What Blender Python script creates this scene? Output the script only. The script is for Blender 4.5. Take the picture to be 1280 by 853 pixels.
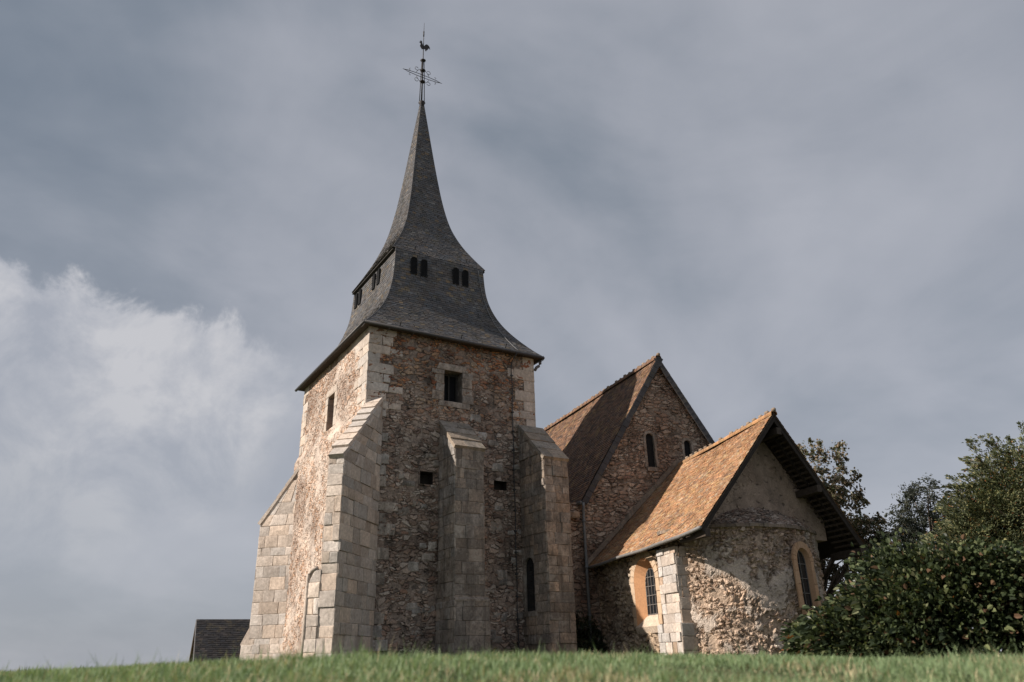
import bpy, math, random
import numpy as np
from mathutils import Vector, Matrix, noise as mnoise

for _o in list(bpy.data.objects):
    bpy.data.objects.remove(_o)
random.seed(7)
rng = np.random.default_rng(11)
scene = bpy.context.scene
col = scene.collection
R = math.radians

# ------------------------------------------------------------------ camera
cam_d = bpy.data.cameras.new('camera')
cam = bpy.data.objects.new('camera', cam_d)
col.objects.link(cam)
scene.camera = cam
right = Vector((0.999668, 0.010055, -0.023722))
up = Vector((0.025764, -0.390117, 0.920405))
back = Vector((0.0, -0.920710, -0.390247))
cam.matrix_world = Matrix(((right.x, up.x, back.x, 0), (right.y, up.y, back.y, 0), (right.z, up.z, back.z, 0), (0, 0, 0, 1)))
cam_d.sensor_width = 36
cam_d.lens = 36 * 950 / 1280
cam_d.clip_start = 0.05
cam_d.clip_end = 5000
cam_d.dof.use_dof = True
cam_d.dof.focus_distance = 27.0
cam_d.dof.aperture_fstop = 1.1

# ------------------------------------------------------------------ light
SUN_AZ, SUN_EL = R(-108), R(33)
sdir = Vector((math.sin(SUN_AZ) * math.cos(SUN_EL), math.cos(SUN_AZ) * math.cos(SUN_EL), math.sin(SUN_EL)))
sun_d = bpy.data.lights.new('sun', 'SUN')
sun_d.energy = 5.0
sun_d.angle = R(0.6)
sun_d.color = (1.0, 0.905, 0.81)
sun = bpy.data.objects.new('sun', sun_d)
sun.rotation_euler = sdir.to_track_quat('Z', 'Y').to_euler()
sun.location = sdir * 60
col.objects.link(sun)

scene.view_settings.view_transform = 'Standard'
scene.view_settings.look = 'None'
scene.view_settings.exposure = 0.3
scene.view_settings.gamma = 1
scene.render.engine = 'CYCLES'
scene.cycles.max_bounces = 6
scene.cycles.transparent_max_bounces = 6


class NT:
    """small helper to write node trees"""
    def __init__(s, tree):
        s.t = tree
        tree.nodes.clear()

    def n(s, kind, **kw):
        nd = s.t.nodes.new(kind)
        ins = kw.pop('ins', {})
        for k, v in kw.items():
            setattr(nd, k, v)
        for k, v in ins.items():
            s.put(nd.inputs[k], v)
        return nd

    def put(s, sock, v):
        if isinstance(v, bpy.types.NodeSocket):
            s.t.links.new(v, sock)
        elif isinstance(v, (tuple, list)) and len(v) == 3 and sock.type == 'RGBA':
            sock.default_value = (*v, 1)
        else:
            sock.default_value = v

    def math(s, op, a, b=0.0, c=0.0, clamp=False):
        nd = s.n('ShaderNodeMath', operation=op, use_clamp=clamp)
        s.put(nd.inputs[0], a); s.put(nd.inputs[1], b); s.put(nd.inputs[2], c)
        return nd.outputs[0]

    def vmath(s, op, a, b=(0, 0, 0), scale=None):
        nd = s.n('ShaderNodeVectorMath', operation=op)
        s.put(nd.inputs[0], a); s.put(nd.inputs[1], b)
        if scale is not None:
            s.put(nd.inputs['Scale'], scale)
        return nd.outputs['Value'] if op in ('DOT_PRODUCT', 'LENGTH', 'DISTANCE') else nd.outputs[0]

    def mix(s, fac, a, b, blend='MIX'):
        nd = s.n('ShaderNodeMix', data_type='RGBA', blend_type=blend)
        s.put(nd.inputs[0], fac); s.put(nd.inputs[6], a); s.put(nd.inputs[7], b)
        return nd.outputs[2]

    def fmix(s, fac, a, b):
        nd = s.n('ShaderNodeMix', data_type='FLOAT')
        s.put(nd.inputs[0], fac); s.put(nd.inputs[2], a); s.put(nd.inputs[3], b)
        return nd.outputs[0]

    def smooth(s, v, lo, hi, a=0.0, b=1.0):
        nd = s.n('ShaderNodeMapRange', interpolation_type='SMOOTHSTEP')
        s.put(nd.inputs[0], v); s.put(nd.inputs[1], lo); s.put(nd.inputs[2], hi)
        s.put(nd.inputs[3], a); s.put(nd.inputs[4], b)
        return nd.outputs[0]

    def noise(s, vec, scale, detail=3.0, rough=0.55, dist=0.0, dims='3D'):
        nd = s.n('ShaderNodeTexNoise', noise_dimensions=dims)
        s.put(nd.inputs['Vector'], vec)
        nd.inputs['Scale'].default_value = scale
        nd.inputs['Detail'].default_value = detail
        nd.inputs['Roughness'].default_value = rough
        nd.inputs['Distortion'].default_value = dist
        return nd

    def ramp(s, fac, stops, interp='LINEAR'):
        nd = s.n('ShaderNodeValToRGB')
        cr = nd.color_ramp
        cr.interpolation = interp
        while len(cr.elements) < len(stops):
            cr.elements.new(0.5)
        for e, (p, c) in zip(cr.elements, stops):
            e.position = p
            e.color = (*c, 1) if len(c) == 3 else c
        s.put(nd.inputs[0], fac)
        return nd.outputs[0]


# ------------------------------------------------------------------ sky
world = bpy.data.worlds.new('World')
scene.world = world
world.use_nodes = True
w = NT(world.node_tree)
dirv = w.n('ShaderNodeTexCoord').outputs['Generated']
sky = w.n('ShaderNodeTexSky', sky_type='NISHITA', sun_disc=False, sun_elevation=SUN_EL, sun_rotation=SUN_AZ % (2 * math.pi),
          air_density=1.0, dust_density=1.5, ozone_density=1.5).outputs[0]
sep = w.n('ShaderNodeSeparateXYZ', ins={0: dirv})
zz = w.math('MAXIMUM', sep.outputs[2], 0.0)
den = w.math('ADD', zz, 0.42)
plane = w.n('ShaderNodeCombineXYZ', ins={0: w.math('DIVIDE', sep.outputs[0], den), 1: w.math('DIVIDE', sep.outputs[1], den), 2: 0.0}).outputs[0]
n_big = w.noise(w.vmath('ADD', plane, (0.35, 0.5, 0.0)), 0.95, 5, 0.55, 0.5).outputs[0]
n_mid = w.noise(w.vmath('ADD', plane, (3.7, 1.2, 0)), 2.3, 5, 0.52, 0.7).outputs[0]
n_fine = w.noise(w.vmath('ADD', plane, (7.1, 4.2, 0)), 6.5, 6, 0.6, 0.4).outputs[0]
mixn = w.math('ADD', w.math('MULTIPLY', n_big, 0.66), w.math('ADD', w.math('MULTIPLY', n_mid, 0.27), w.math('MULTIPLY', n_fine, 0.07)))
mixn = w.math('ADD', mixn, w.math('ADD', w.math('MULTIPLY', sep.outputs[0], 0.13), 0.0))
# values are for the Background strength of 0.1 below
layer = w.ramp(mixn, [(0.37, (1.0, 1.24, 1.56)), (0.44, (1.52, 1.73, 2.05)), (0.51, (2.25, 2.38, 2.7)), (0.6, (2.95, 3.03, 3.34))])
haze = w.smooth(zz, 0.66, 0.1)
layer = w.mix(w.math('MULTIPLY', haze, 0.6), layer, (3.05, 3.13, 3.45))
# the sunlit cumulus bank on the left
top_n = Vector((-0.25055, 0.44376, -0.86041))
top_n.normalize()


def skydir(u, v):
    return (right * ((u - 640) / 950) + up * ((426 - v) / 950) - back).normalized()


pa, pb = skydir(-60, 262), skydir(262, 425)
bn = pa.cross(pb).normalized()
if bn.z > 0:
    bn = -bn
hgt = w.vmath('DOT_PRODUCT', dirv, tuple(bn))
c_no = w.noise(w.vmath('ADD', dirv, (0.31, 0.2, 0.7)), 8.5, 9, 0.62, 0.35).outputs[0]
c_lo = w.noise(w.vmath('ADD', dirv, (1.31, 0.2, 0.1)), 3.2, 3, 0.5, 0.2).outputs[0]
hh = w.math('ADD', hgt, w.math('ADD', w.math('MULTIPLY', w.math('SUBTRACT', c_no, 0.5), 0.26), w.math('MULTIPLY', w.math('SUBTRACT', c_lo, 0.5), 0.2)))
edge = w.smooth(hh, -0.008, 0.03)
fade = w.smooth(hgt, 0.42, 0.04)
cdir = skydir(60, 430)
lat = w.smooth(w.math('ADD', w.vmath('DOT_PRODUCT', dirv, tuple(cdir)), w.math('MULTIPLY', w.math('SUBTRACT', c_lo, 0.5), 0.06)), 0.965, 0.987)
cm = w.math('MULTIPLY', w.math('MULTIPLY', edge, fade), lat)
cum_col = w.ramp(c_no, [(0.38, (2.6, 2.72, 3.05)), (0.5, (3.2, 3.26, 3.52)), (0.62, (4.0, 3.97, 4.1))])
layer = w.mix(w.math('MULTIPLY', cm, 0.95), layer, cum_col)
skymix = w.mix(0.93, sky, layer)
bg = w.n('ShaderNodeBackground', ins={'Color': skymix, 'Strength': 0.122})
w.n('ShaderNodeOutputWorld', ins={0: bg.outputs[0]})


# ------------------------------------------------------------------ mesh helpers
class MB:
    def __init__(s):
        s.v = []; s.f = []; s.c = []; s.uv = []; s.d = {}; s.sm = []; s.extra = []
        s.nv = 0

    def add(s, verts, faces, color=(0.5, 0.5, 0.5), smooth=False):
        o = s.nv
        s.v.extend([tuple(p) for p in verts]); s.nv += len(verts)
        for f in faces:
            s.f.append([o + i for i in f]); s.c.append(color); s.uv.append(None); s.sm.append(smooth)
        return o

    def quad(s, a, b, c, d, color=(0.5, 0.5, 0.5)):
        s.add([a, b, c, d], [(0, 1, 2, 3)], color)

    def hexa(s, p, color=(0.5, 0.5, 0.5)):
        """8 corners: 0-3 one side, 4-7 the other, same order"""
        s.add(p, [(3, 2, 1, 0), (4, 5, 6, 7), (0, 1, 5, 4), (1, 2, 6, 5), (2, 3, 7, 6), (3, 0, 4, 7)], color)

    def box(s, O, U, V, N, u0, u1, v0, v1, n0, n1, color=(0.5, 0.5, 0.5)):
        P = lambda a, b, c_: O + U * a + V * b + N * c_
        s.hexa([P(u0, v0, n0), P(u1, v0, n0), P(u1, v1, n0), P(u0, v1, n0), P(u0, v0, n1), P(u1, v0, n1), P(u1, v1, n1), P(u0, v1, n1)], color)

    def tube(s, pts, rad, seg=8, color=(0.5, 0.5, 0.5), cap=True):
        pts = [Vector(p) for p in pts]
        if not isinstance(rad, (list, tuple)):
            rad = [rad] * len(pts)
        rings = []
        for i, p in enumerate(pts):
            t = (pts[min(i + 1, len(pts) - 1)] - pts[max(i - 1, 0)]).normalized()
            a = t.cross(Vector((0.13, 0.31, 0.94)) if abs(t.z) < 0.9 else Vector((1, 0.1, 0))).normalized()
            b = t.cross(a)
            rings.append([p + (a * math.cos(2 * math.pi * k / seg) + b * math.sin(2 * math.pi * k / seg)) * rad[i] for k in range(seg)])
        vs = [q for r in rings for q in r]
        fs = []
        for i in range(len(pts) - 1):
            for k in range(seg):
                k2 = (k + 1) % seg
                fs.append((i * seg + k, i * seg + k2, (i + 1) * seg + k2, (i + 1) * seg + k))
        if cap:
            fs.append(tuple(range(seg))[::-1]); fs.append(tuple((len(pts) - 1) * seg + k for k in range(seg)))
        s.add(vs, fs, color, True)

    def grid(s, P, us, vs, hole=None, color=(0.5, 0.5, 0.5), edge_free=()):
        """P(u,v) -> point; uv in metres; interior points carry the relief weight 1, borders 0"""
        nu, nv = len(us), len(vs)
        o = s.nv
        dead = np.zeros((nu - 1, nv - 1), bool)
        if hole:
            for i in range(nu - 1):
                for j in range(nv - 1):
                    dead[i, j] = hole((us[i] + us[i + 1]) / 2, (vs[j] + vs[j + 1]) / 2)
        wgt = np.ones((nu, nv))
        if 'l' not in edge_free: wgt[0] = 0
        if 'r' not in edge_free: wgt[-1] = 0
        if 'b' not in edge_free: wgt[:, 0] = 0
        if 't' not in edge_free: wgt[:, -1] = 0
        for i, j in zip(*np.nonzero(dead)):
            wgt[i:i + 2, j:j + 2] = 0
        for i in range(nu):
            for j in range(nv):
                s.v.append(tuple(P(us[i], vs[j])))
                s.d[o + i * nv + j] = wgt[i, j]
        s.nv += nu * nv
        for i in range(nu - 1):
            for j in range(nv - 1):
                if dead[i, j]:
                    continue
                s.f.append([o + i * nv + j, o + (i + 1) * nv + j, o + (i + 1) * nv + j + 1, o + i * nv + j + 1])
                s.uv.append([(us[i], vs[j]), (us[i + 1], vs[j]), (us[i + 1], vs[j + 1]), (us[i], vs[j + 1])])
                s.c.append(color); s.sm.append(True)

    def build(s, name, m, parent=None):
        me = bpy.data.meshes.new(name)
        me.from_pydata(s.v, [], s.f)
        nl = len(me.loops)
        colr = np.ones((nl, 4), np.float32)
        uv = np.zeros((nl, 2), np.float32)
        k = 0
        for f, c_, u_ in zip(s.f, s.c, s.uv):
            n_ = len(f)
            colr[k:k + n_, :3] = c_
            if u_ is not None:
                uv[k:k + n_] = u_
            else:
                a, b, c2 = Vector(s.v[f[0]]), Vector(s.v[f[1]]), Vector(s.v[f[2]])
                nn = (b - a).cross(c2 - a)
                if nn.length > 1e-12:
                    nn.normalize()
                    t = Vector((0, 0, 1)).cross(nn)
                    t = t.normalized() if t.length > 0.05 else Vector((1, 0, 0))
                    bt = nn.cross(t)
                    for q in range(n_):
                        p = Vector(s.v[f[q]])
                        uv[k + q] = (p.dot(t), p.dot(bt))
            k += n_
        ca = me.color_attributes.new('tint', 'FLOAT_COLOR', 'CORNER')
        ca.data.foreach_set('color', colr.ravel())
        ul = me.uv_layers.new(name='UVMap')
        ul.data.foreach_set('uv', uv.ravel())
        if s.d:
            at = me.attributes.new('relief', 'FLOAT', 'POINT')
            arr = np.zeros(len(me.vertices), np.float32)
            for i, v_ in s.d.items():
                arr[i] = v_
            at.data.foreach_set('value', arr)
        me.polygons.foreach_set('use_smooth', s.sm)
        me.materials.append(m)
        for k, (f0, f1, m2) in enumerate(s.extra):
            me.materials.append(m2)
            for q in range(f0, f1):
                me.polygons[q].material_index = k + 1
        me.update()
        o = bpy.data.objects.new(name, me)
        col.objects.link(o)
        if parent:
            o.parent = parent
            o.matrix_parent_inverse = parent.matrix_world.inverted()
        return o


def np_mesh(name, V, F, C, m, parent=None, smooth=False):
    """V (n,3), F (m,k), C (m,3) colour per face"""
    me = bpy.data.meshes.new(name)
    n, (mm, k) = len(V), F.shape
    me.vertices.add(n); me.vertices.foreach_set('co', np.ascontiguousarray(V, np.float32).ravel())
    me.loops.add(mm * k); me.loops.foreach_set('vertex_index', np.ascontiguousarray(F, np.int32).ravel())
    me.polygons.add(mm)
    me.polygons.foreach_set('loop_start', np.arange(0, mm * k, k, dtype=np.int32))
    me.update(calc_edges=True)
    me.validate()
    ca = me.color_attributes.new('tint', 'FLOAT_COLOR', 'CORNER')
    cc = np.ones((mm * k, 4), np.float32)
    cc[:, :3] = np.repeat(C, k, axis=0)
    ca.data.foreach_set('color', cc.ravel())
    me.polygons.foreach_set('use_smooth', [smooth] * mm)
    me.materials.append(m)
    o = bpy.data.objects.new(name, me)
    col.objects.link(o)
    if parent:
        o.parent = parent
        o.matrix_parent_inverse = parent.matrix_world.inverted()
    return o


def empty(name, loc, label, cat, group=None):
    o = bpy.data.objects.new(name, None)
    o.location = loc
    o.empty_display_size = 0.3
    col.objects.link(o)
    bpy.context.view_layer.update()
    o['label'] = label; o['category'] = cat
    if group: o['group'] = group
    return o


# ------------------------------------------------------------------ materials
def material(name):
    m = bpy.data.materials.new(name)
    m.use_nodes = True
    return m, NT(m.node_tree)


def finish(m, t, base, rough=0.9, height=None, bump=0.5, dist=0.02, spec=0.25, disp=None):
    b = t.n('ShaderNodeBsdfPrincipled', ins={'Base Color': base, 'Roughness': rough, 'Specular IOR Level': spec})
    if height is not None:
        bp = t.n('ShaderNodeBump', ins={'Height': height, 'Strength': bump, 'Distance': dist})
        t.put(b.inputs['Normal'], bp.outputs[0])
    out = t.n('ShaderNodeOutputMaterial', ins={0: b.outputs[0]})
    if disp is not None:
        t.put(out.inputs['Displacement'], disp)
        m.displacement_method = 'BOTH'
    return m


def rubble(name, stops, mortar, scale=7.0, stretch=0.5, depth=0.05, joint=(0.03, 0.16), small=1.7, patch=None, patch_lim=(0.5, 0.62), patch_from=None, plaster=None, plaster_lim=(0.52, 0.6), stain=0.35, dark=(0.06, 0.055, 0.05), drop=0.25, pits=0.6, wash_lim=(0.5, 0.66), warp=1.0, rows=0.0):
    """random rubble walling: stones of two sizes in lime mortar, real relief where the mesh is fine"""
    m, t = material(name)
    uv = t.n('ShaderNodeUVMap', uv_map='UVMap').outputs[0]
    obj = t.n('ShaderNodeNewGeometry').outputs['Position']

    def wob(sc, amp):
        wn = t.noise(uv, sc, 2, 0.5, dims='2D')
        return t.vmath('SCALE', t.vmath('SUBTRACT', wn.outputs[1], (0.5, 0.5, 0.5)), scale=amp * warp)
    p = t.vmath('ADD', uv, t.vmath('ADD', wob(1.6, 0.3), wob(11.0, 0.055)))
    p = t.vmath('MULTIPLY', p, (stretch, 1.0, 1.0))

    def cells(sc):
        a = t.n('ShaderNodeTexVoronoi', voronoi_dimensions='2D', feature='F1', ins={'Vector': p, 'Scale': sc, 'Randomness': 0.92})
        e = t.n('ShaderNodeTexVoronoi', voronoi_dimensions='2D', feature='DISTANCE_TO_EDGE', ins={'Vector': p, 'Scale': sc, 'Randomness': 0.92})
        return a.outputs['Color'], e.outputs['Distance']
    c1, e1 = cells(scale)
    c2, e2 = cells(scale * small)
    sz = t.math('GREATER_THAN', t.noise(uv, 1.1, 4, 0.65, dims='2D').outputs[0], 0.5)
    s1 = t.n('ShaderNodeSeparateColor', ins={0: t.mix(sz, c1, c2)})
    e = t.fmix(sz, e1, e2)
    fine = t.noise(obj, 24, 4, 0.68).outputs[0]
    mid = t.noise(obj, 8, 4, 0.62).outputs[0]
    big = t.noise(obj, 1.7, 5, 0.65).outputs[0]
    e = t.math('ADD', e, t.math('MULTIPLY', t.math('SUBTRACT', mid, 0.5), 0.16))
    stone = t.ramp(s1.outputs[0], stops)
    if patch:
        z_ = t.math('ADD', t.noise(uv, 0.55, 5, 0.66, 0.4, dims='2D').outputs[0], t.math('MULTIPLY', t.math('SUBTRACT', s1.outputs[1], 0.5), 0.3))
        pm = t.smooth(z_, *patch_lim)
        if patch_from:
            sz_ = t.n('ShaderNodeSeparateXYZ', ins={0: obj})
            pm = t.math('MULTIPLY', pm, t.smooth(sz_.outputs[2], patch_from - 0.8, patch_from + 0.5))
        stone = t.mix(pm, stone, t.ramp(s1.outputs[1], patch))
    stone = t.mix(1.0, stone, t.ramp(fine, [(0.28, (0.5, 0.5, 0.5)), (0.72, (1.4, 1.38, 1.34))]), 'MULTIPLY')
    mort = t.mix(t.smooth(mid, 0.35, 0.65), mortar, tuple(q * 0.6 for q in mortar))
    mort = t.mix(1.0, mort, t.ramp(fine, [(0.3, (0.7, 0.7, 0.7)), (0.7, (1.25, 1.24, 1.22))]), 'MULTIPLY')
    k = t.smooth(e, joint[0], joint[1])
    k = t.math('MULTIPLY', k, t.math('GREATER_THAN', s1.outputs[2], drop))
    wash = t.smooth(t.noise(uv, 2.1, 5, 0.66, dims='2D').outputs[0], *wash_lim)
    mort = t.mix(t.math('MULTIPLY', wash, 0.8), mort, dark)
    colr = t.mix(k, mort, stone)
    flat = t.math('SUBTRACT', k, t.math('MULTIPLY', wash, t.math('SUBTRACT', 0.45, t.math('MULTIPLY', k, 0.45))))
    if plaster:
        pl = t.smooth(t.math('ADD', t.noise(uv, 0.75, 6, 0.7, 0.3, dims='2D').outputs[0], t.math('MULTIPLY', t.math('SUBTRACT', fine, 0.5), 0.12)), *plaster_lim)
        pcol = t.mix(1.0, t.mix(t.smooth(big, 0.35, 0.65), plaster, tuple(q * 0.72 for q in plaster)), t.ramp(fine, [(0.3, (0.78,) * 3), (0.7, (1.18,) * 3)]), 'MULTIPLY')
        colr = t.mix(t.math('MULTIPLY', pl, 0.88), colr, pcol)
        flat = t.fmix(pl, flat, t.math('ADD', 0.7, t.math('MULTIPLY', mid, 0.2)))
    st = t.smooth(t.noise(t.vmath('MULTIPLY', obj, (1, 1, 0.45)), 1.1, 6, 0.7, 0.3).outputs[0], 0.45, 0.68)
    colr = t.mix(t.math('MULTIPLY', st, stain), colr, dark)
    zone = t.noise(t.vmath('ADD', obj, (2.2, 5.1, 8.3)), 0.55, 4, 0.6, 0.3).outputs[0]
    colr = t.mix(1.0, colr, t.ramp(zone, [(0.36, (0.66, 0.62, 0.6)), (0.5, (1.0, 1.0, 1.0)), (0.64, (1.22, 1.2, 1.18))]), 'MULTIPLY')
    hole = t.math('SUBTRACT', 1.0, t.smooth(t.n('ShaderNodeTexVoronoi', voronoi_dimensions='2D', feature='F1', ins={'Vector': t.vmath('ADD', p, (3.3, 1.7, 0)), 'Scale': scale * 0.9}).outputs['Distance'], 0.07, 0.2))
    hole = t.math('MULTIPLY', hole, t.smooth(big, 0.44, 0.56))
    colr = t.mix(t.math('MULTIPLY', hole, pits), colr, tuple(q * 0.55 for q in dark))
    hgt = t.math('ADD', t.math('MULTIPLY', flat, t.fmix(s1.outputs[1], 0.45, 1.0)), t.math('ADD', t.math('MULTIPLY', mid, 0.4), t.math('MULTIPLY', fine, 0.2)))
    hgt = t.math('SUBTRACT', hgt, t.math('MULTIPLY', hole, 0.7 * pits))
    rel = t.n('ShaderNodeAttribute', attribute_name='relief', attribute_type='GEOMETRY').outputs['Fac']
    d = t.math('MULTIPLY', t.math('MULTIPLY', t.math('SUBTRACT', hgt, 0.95), depth), rel)
    dn = t.n('ShaderNodeDisplacement', ins={'Height': d, 'Midlevel': 0.0, 'Scale': 1.0})
    return finish(m, t, colr, 0.93, hgt, 0.6, 0.025, disp=dn.outputs[0])


def tinted(name, rough=0.85, fine_scale=18, contrast=(0.7, 1.25), stain=0.3, stain_col=(0.05, 0.048, 0.045), stain_scale=1.4, lich=0.0, lich_col=(0.4, 0.36, 0.25), bump=0.4, spec=0.25, lim=(0.48, 0.66), streak=0.0):
    """colour from the block / tile tint stored on the mesh, weathered by noise"""
    m, t = material(name)
    obj = t.n('ShaderNodeNewGeometry').outputs['Position']
    tint = t.n('ShaderNodeAttribute', attribute_name='tint', attribute_type='GEOMETRY').outputs['Color']
    fine = t.noise(obj, fine_scale, 5, 0.68).outputs[0]
    colr = t.mix(1.0, tint, t.ramp(fine, [(0.3, (contrast[0],) * 3), (0.7, (contrast[1],) * 3)]), 'MULTIPLY')
    st = t.smooth(t.noise(t.vmath('MULTIPLY', obj, (1, 1, 0.5)), stain_scale, 6, 0.7, 0.3).outputs[0], *lim)
    colr = t.mix(t.math('MULTIPLY', st, stain), colr, stain_col)
    if streak:
        sk_ = t.smooth(t.noise(t.vmath('MULTIPLY', obj, (5.5, 5.5, 0.5)), 1.0, 5, 0.66, 0.2).outputs[0], 0.5, 0.66)
        colr = t.mix(t.math('MULTIPLY', sk_, streak), colr, stain_col)
        sp_ = t.smooth(t.noise(obj, 6.5, 6, 0.74, 0.4).outputs[0], 0.52, 0.66)
        colr = t.mix(t.math('MULTIPLY', sp_, streak), colr, tuple(q * 0.8 for q in stain_col))
    if lich:
        li = t.smooth(t.noise(t.vmath('ADD', obj, (4, 9, 2)), 2.4, 7, 0.72).outputs[0], 0.52, 0.64)
        colr = t.mix(t.math('MULTIPLY', li, lich), colr, lich_col)
    pit = t.noise(obj, 48, 3, 0.6).outputs[0]
    return finish(m, t, colr, rough, t.math('ADD', fine, t.math('MULTIPLY', pit, 0.5)), bump, 0.012, spec)


M = {}
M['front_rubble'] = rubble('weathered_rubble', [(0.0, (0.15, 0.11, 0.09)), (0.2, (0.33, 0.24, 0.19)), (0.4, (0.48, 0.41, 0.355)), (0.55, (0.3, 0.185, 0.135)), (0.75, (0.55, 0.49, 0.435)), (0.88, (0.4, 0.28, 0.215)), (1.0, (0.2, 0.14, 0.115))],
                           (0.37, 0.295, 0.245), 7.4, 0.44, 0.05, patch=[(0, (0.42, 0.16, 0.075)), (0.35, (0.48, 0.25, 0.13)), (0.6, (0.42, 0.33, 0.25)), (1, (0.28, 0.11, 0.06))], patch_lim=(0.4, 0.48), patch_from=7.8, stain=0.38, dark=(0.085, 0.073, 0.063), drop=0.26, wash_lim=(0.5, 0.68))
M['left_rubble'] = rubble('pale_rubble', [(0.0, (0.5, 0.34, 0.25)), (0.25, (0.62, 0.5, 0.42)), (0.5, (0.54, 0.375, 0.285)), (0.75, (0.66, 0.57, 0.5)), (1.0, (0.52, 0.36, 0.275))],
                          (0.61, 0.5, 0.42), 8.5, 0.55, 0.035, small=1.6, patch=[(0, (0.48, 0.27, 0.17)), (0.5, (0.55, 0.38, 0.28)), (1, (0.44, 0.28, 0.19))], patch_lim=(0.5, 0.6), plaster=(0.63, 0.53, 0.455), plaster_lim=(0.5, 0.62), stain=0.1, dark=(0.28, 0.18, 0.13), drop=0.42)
M['gable_rubble'] = rubble('brown_rubble', [(0.0, (0.25, 0.16, 0.125)), (0.25, (0.43, 0.31, 0.24)), (0.5, (0.36, 0.235, 0.175)), (0.75, (0.54, 0.45, 0.375)), (1.0, (0.32, 0.22, 0.17))],
                           (0.35, 0.27, 0.215), 7.4, 0.4, 0.06, small=1.45, stain=0.25, drop=0.16, wash_lim=(0.5, 0.68), dark=(0.09, 0.068, 0.053), warp=0.8)
M['chancel_rubble'] = rubble('buff_rubble', [(0.0, (0.42, 0.29, 0.19)), (0.25, (0.56, 0.44, 0.32)), (0.5, (0.5, 0.37, 0.26)), (0.75, (0.6, 0.51, 0.41)), (1.0, (0.36, 0.26, 0.19))],
                             (0.52, 0.4, 0.29), 6.2, 0.66, 0.1, joint=(0.06, 0.32), small=1.3, stain=0.15, drop=0.3, plaster=(0.56, 0.45, 0.34), plaster_lim=(0.53, 0.6), dark=(0.14, 0.1, 0.075))
M['apse_rubble'] = rubble('lumpy_rubble', [(0.0, (0.42, 0.28, 0.2)), (0.25, (0.56, 0.43, 0.335)), (0.5, (0.52, 0.38, 0.285)), (0.75, (0.6, 0.5, 0.41)), (1.0, (0.4, 0.26, 0.18))],
                          (0.5, 0.385, 0.295), 7.2, 0.72, 0.12, joint=(0.06, 0.36), small=1.25, plaster=(0.56, 0.48, 0.41), plaster_lim=(0.5, 0.58), stain=0.1, drop=0.28, pits=0.35, wash_lim=(0.56, 0.72), dark=(0.16, 0.11, 0.08))
M['plaster'] = rubble('stained_plaster', [(0.0, (0.34, 0.25, 0.19)), (0.5, (0.46, 0.36, 0.29)), (1.0, (0.4, 0.3, 0.235))],
                      (0.42, 0.32, 0.25), 4.2, 0.6, 0.03, plaster=(0.41, 0.315, 0.25), plaster_lim=(0.36, 0.46), stain=0.4)
M['ashlar'] = tinted('limestone_ashlar', 0.92, 12, (0.6, 1.3), 0.58, (0.105, 0.09, 0.076), 1.5, bump=1.0, lim=(0.4, 0.6), streak=0.62, lich=0.5, lich_col=(0.42, 0.38, 0.33))
M['pale_ashlar'] = tinted('pale_limestone', 0.92, 12, (0.7, 1.2), 0.3, (0.26, 0.205, 0.165), 1.4, bump=1.0, lim=(0.46, 0.66), streak=0.22)  # pale limestone, less stained than the other ashlar
M['brick'] = tinted('orange_brick', 0.9, 24, (0.8, 1.15), 0.12, (0.3, 0.15, 0.07), bump=0.3)
M['coping'] = tinted('coping_stone', 0.92, 14, (0.65, 1.2), 0.5, (0.1, 0.088, 0.07), 1.8, 0.4, (0.3, 0.25, 0.16), bump=0.9, streak=0.4)
M['slate'] = tinted('roof_slate', 0.62, 30, (0.7, 1.25), 0.4, (0.022, 0.022, 0.022), 0.8, 0.3, (0.14, 0.115, 0.06), bump=0.3, spec=0.35)
M['tile'] = tinted('clay_tile', 0.88, 22, (0.68, 1.25), 0.42, (0.11, 0.06, 0.035), 1.6, 0.45, (0.42, 0.28, 0.12), bump=0.4)
M['wood'] = tinted('old_timber', 0.85, 12, (0.6, 1.2), 0.3, (0.02, 0.017, 0.014), bump=0.4)
M['zinc'] = tinted('zinc_sheet', 0.55, 10, (0.75, 1.2), 0.3, (0.06, 0.06, 0.06), bump=0.15, spec=0.5)
M['iron'] = tinted('wrought_iron', 0.6, 30, (0.7, 1.2), 0.2, (0.05, 0.03, 0.02), bump=0.2)
M['dark'] = tinted('unlit_interior', 0.95, 6, (0.7, 1.2), 0.0, bump=0.1)
M['bark'] = tinted('tree_bark', 0.95, 16, (0.5, 1.3), 0.2, bump=0.8)
m_, t_ = material('leaded_glass')
finish(m_, t_, (0.018, 0.021, 0.024), 0.16, t_.noise(t_.n('ShaderNodeNewGeometry').outputs['Position'], 5, 2).outputs[0], 0.25, 0.03, spec=0.5)
M['glass'] = m_


def leaf_mat(name, rough=0.5, trans=0.25):
    m, t = material(name)
    tint = t.n('ShaderNodeAttribute', attribute_name='tint', attribute_type='GEOMETRY').outputs['Color']
    b = t.n('ShaderNodeBsdfPrincipled', ins={'Base Color': tint, 'Roughness': rough, 'Specular IOR Level': 0.35})
    tr = t.n('ShaderNodeBsdfTranslucent', ins={'Color': t.mix(1.0, tint, (1.1, 1.15, 0.6), 'MULTIPLY')})
    mx = t.n('ShaderNodeMixShader', ins={0: trans, 1: b.outputs[0], 2: tr.outputs[0]})
    t.n('ShaderNodeOutputMaterial', ins={0: mx.outputs[0]})
    return m


M['leaf'] = leaf_mat('broad_leaf', 0.36, 0.2)
M['needle'] = leaf_mat('conifer_spray', 0.6, 0.2)
M['blade'] = leaf_mat('grass_blade', 0.6, 0.3)


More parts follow.
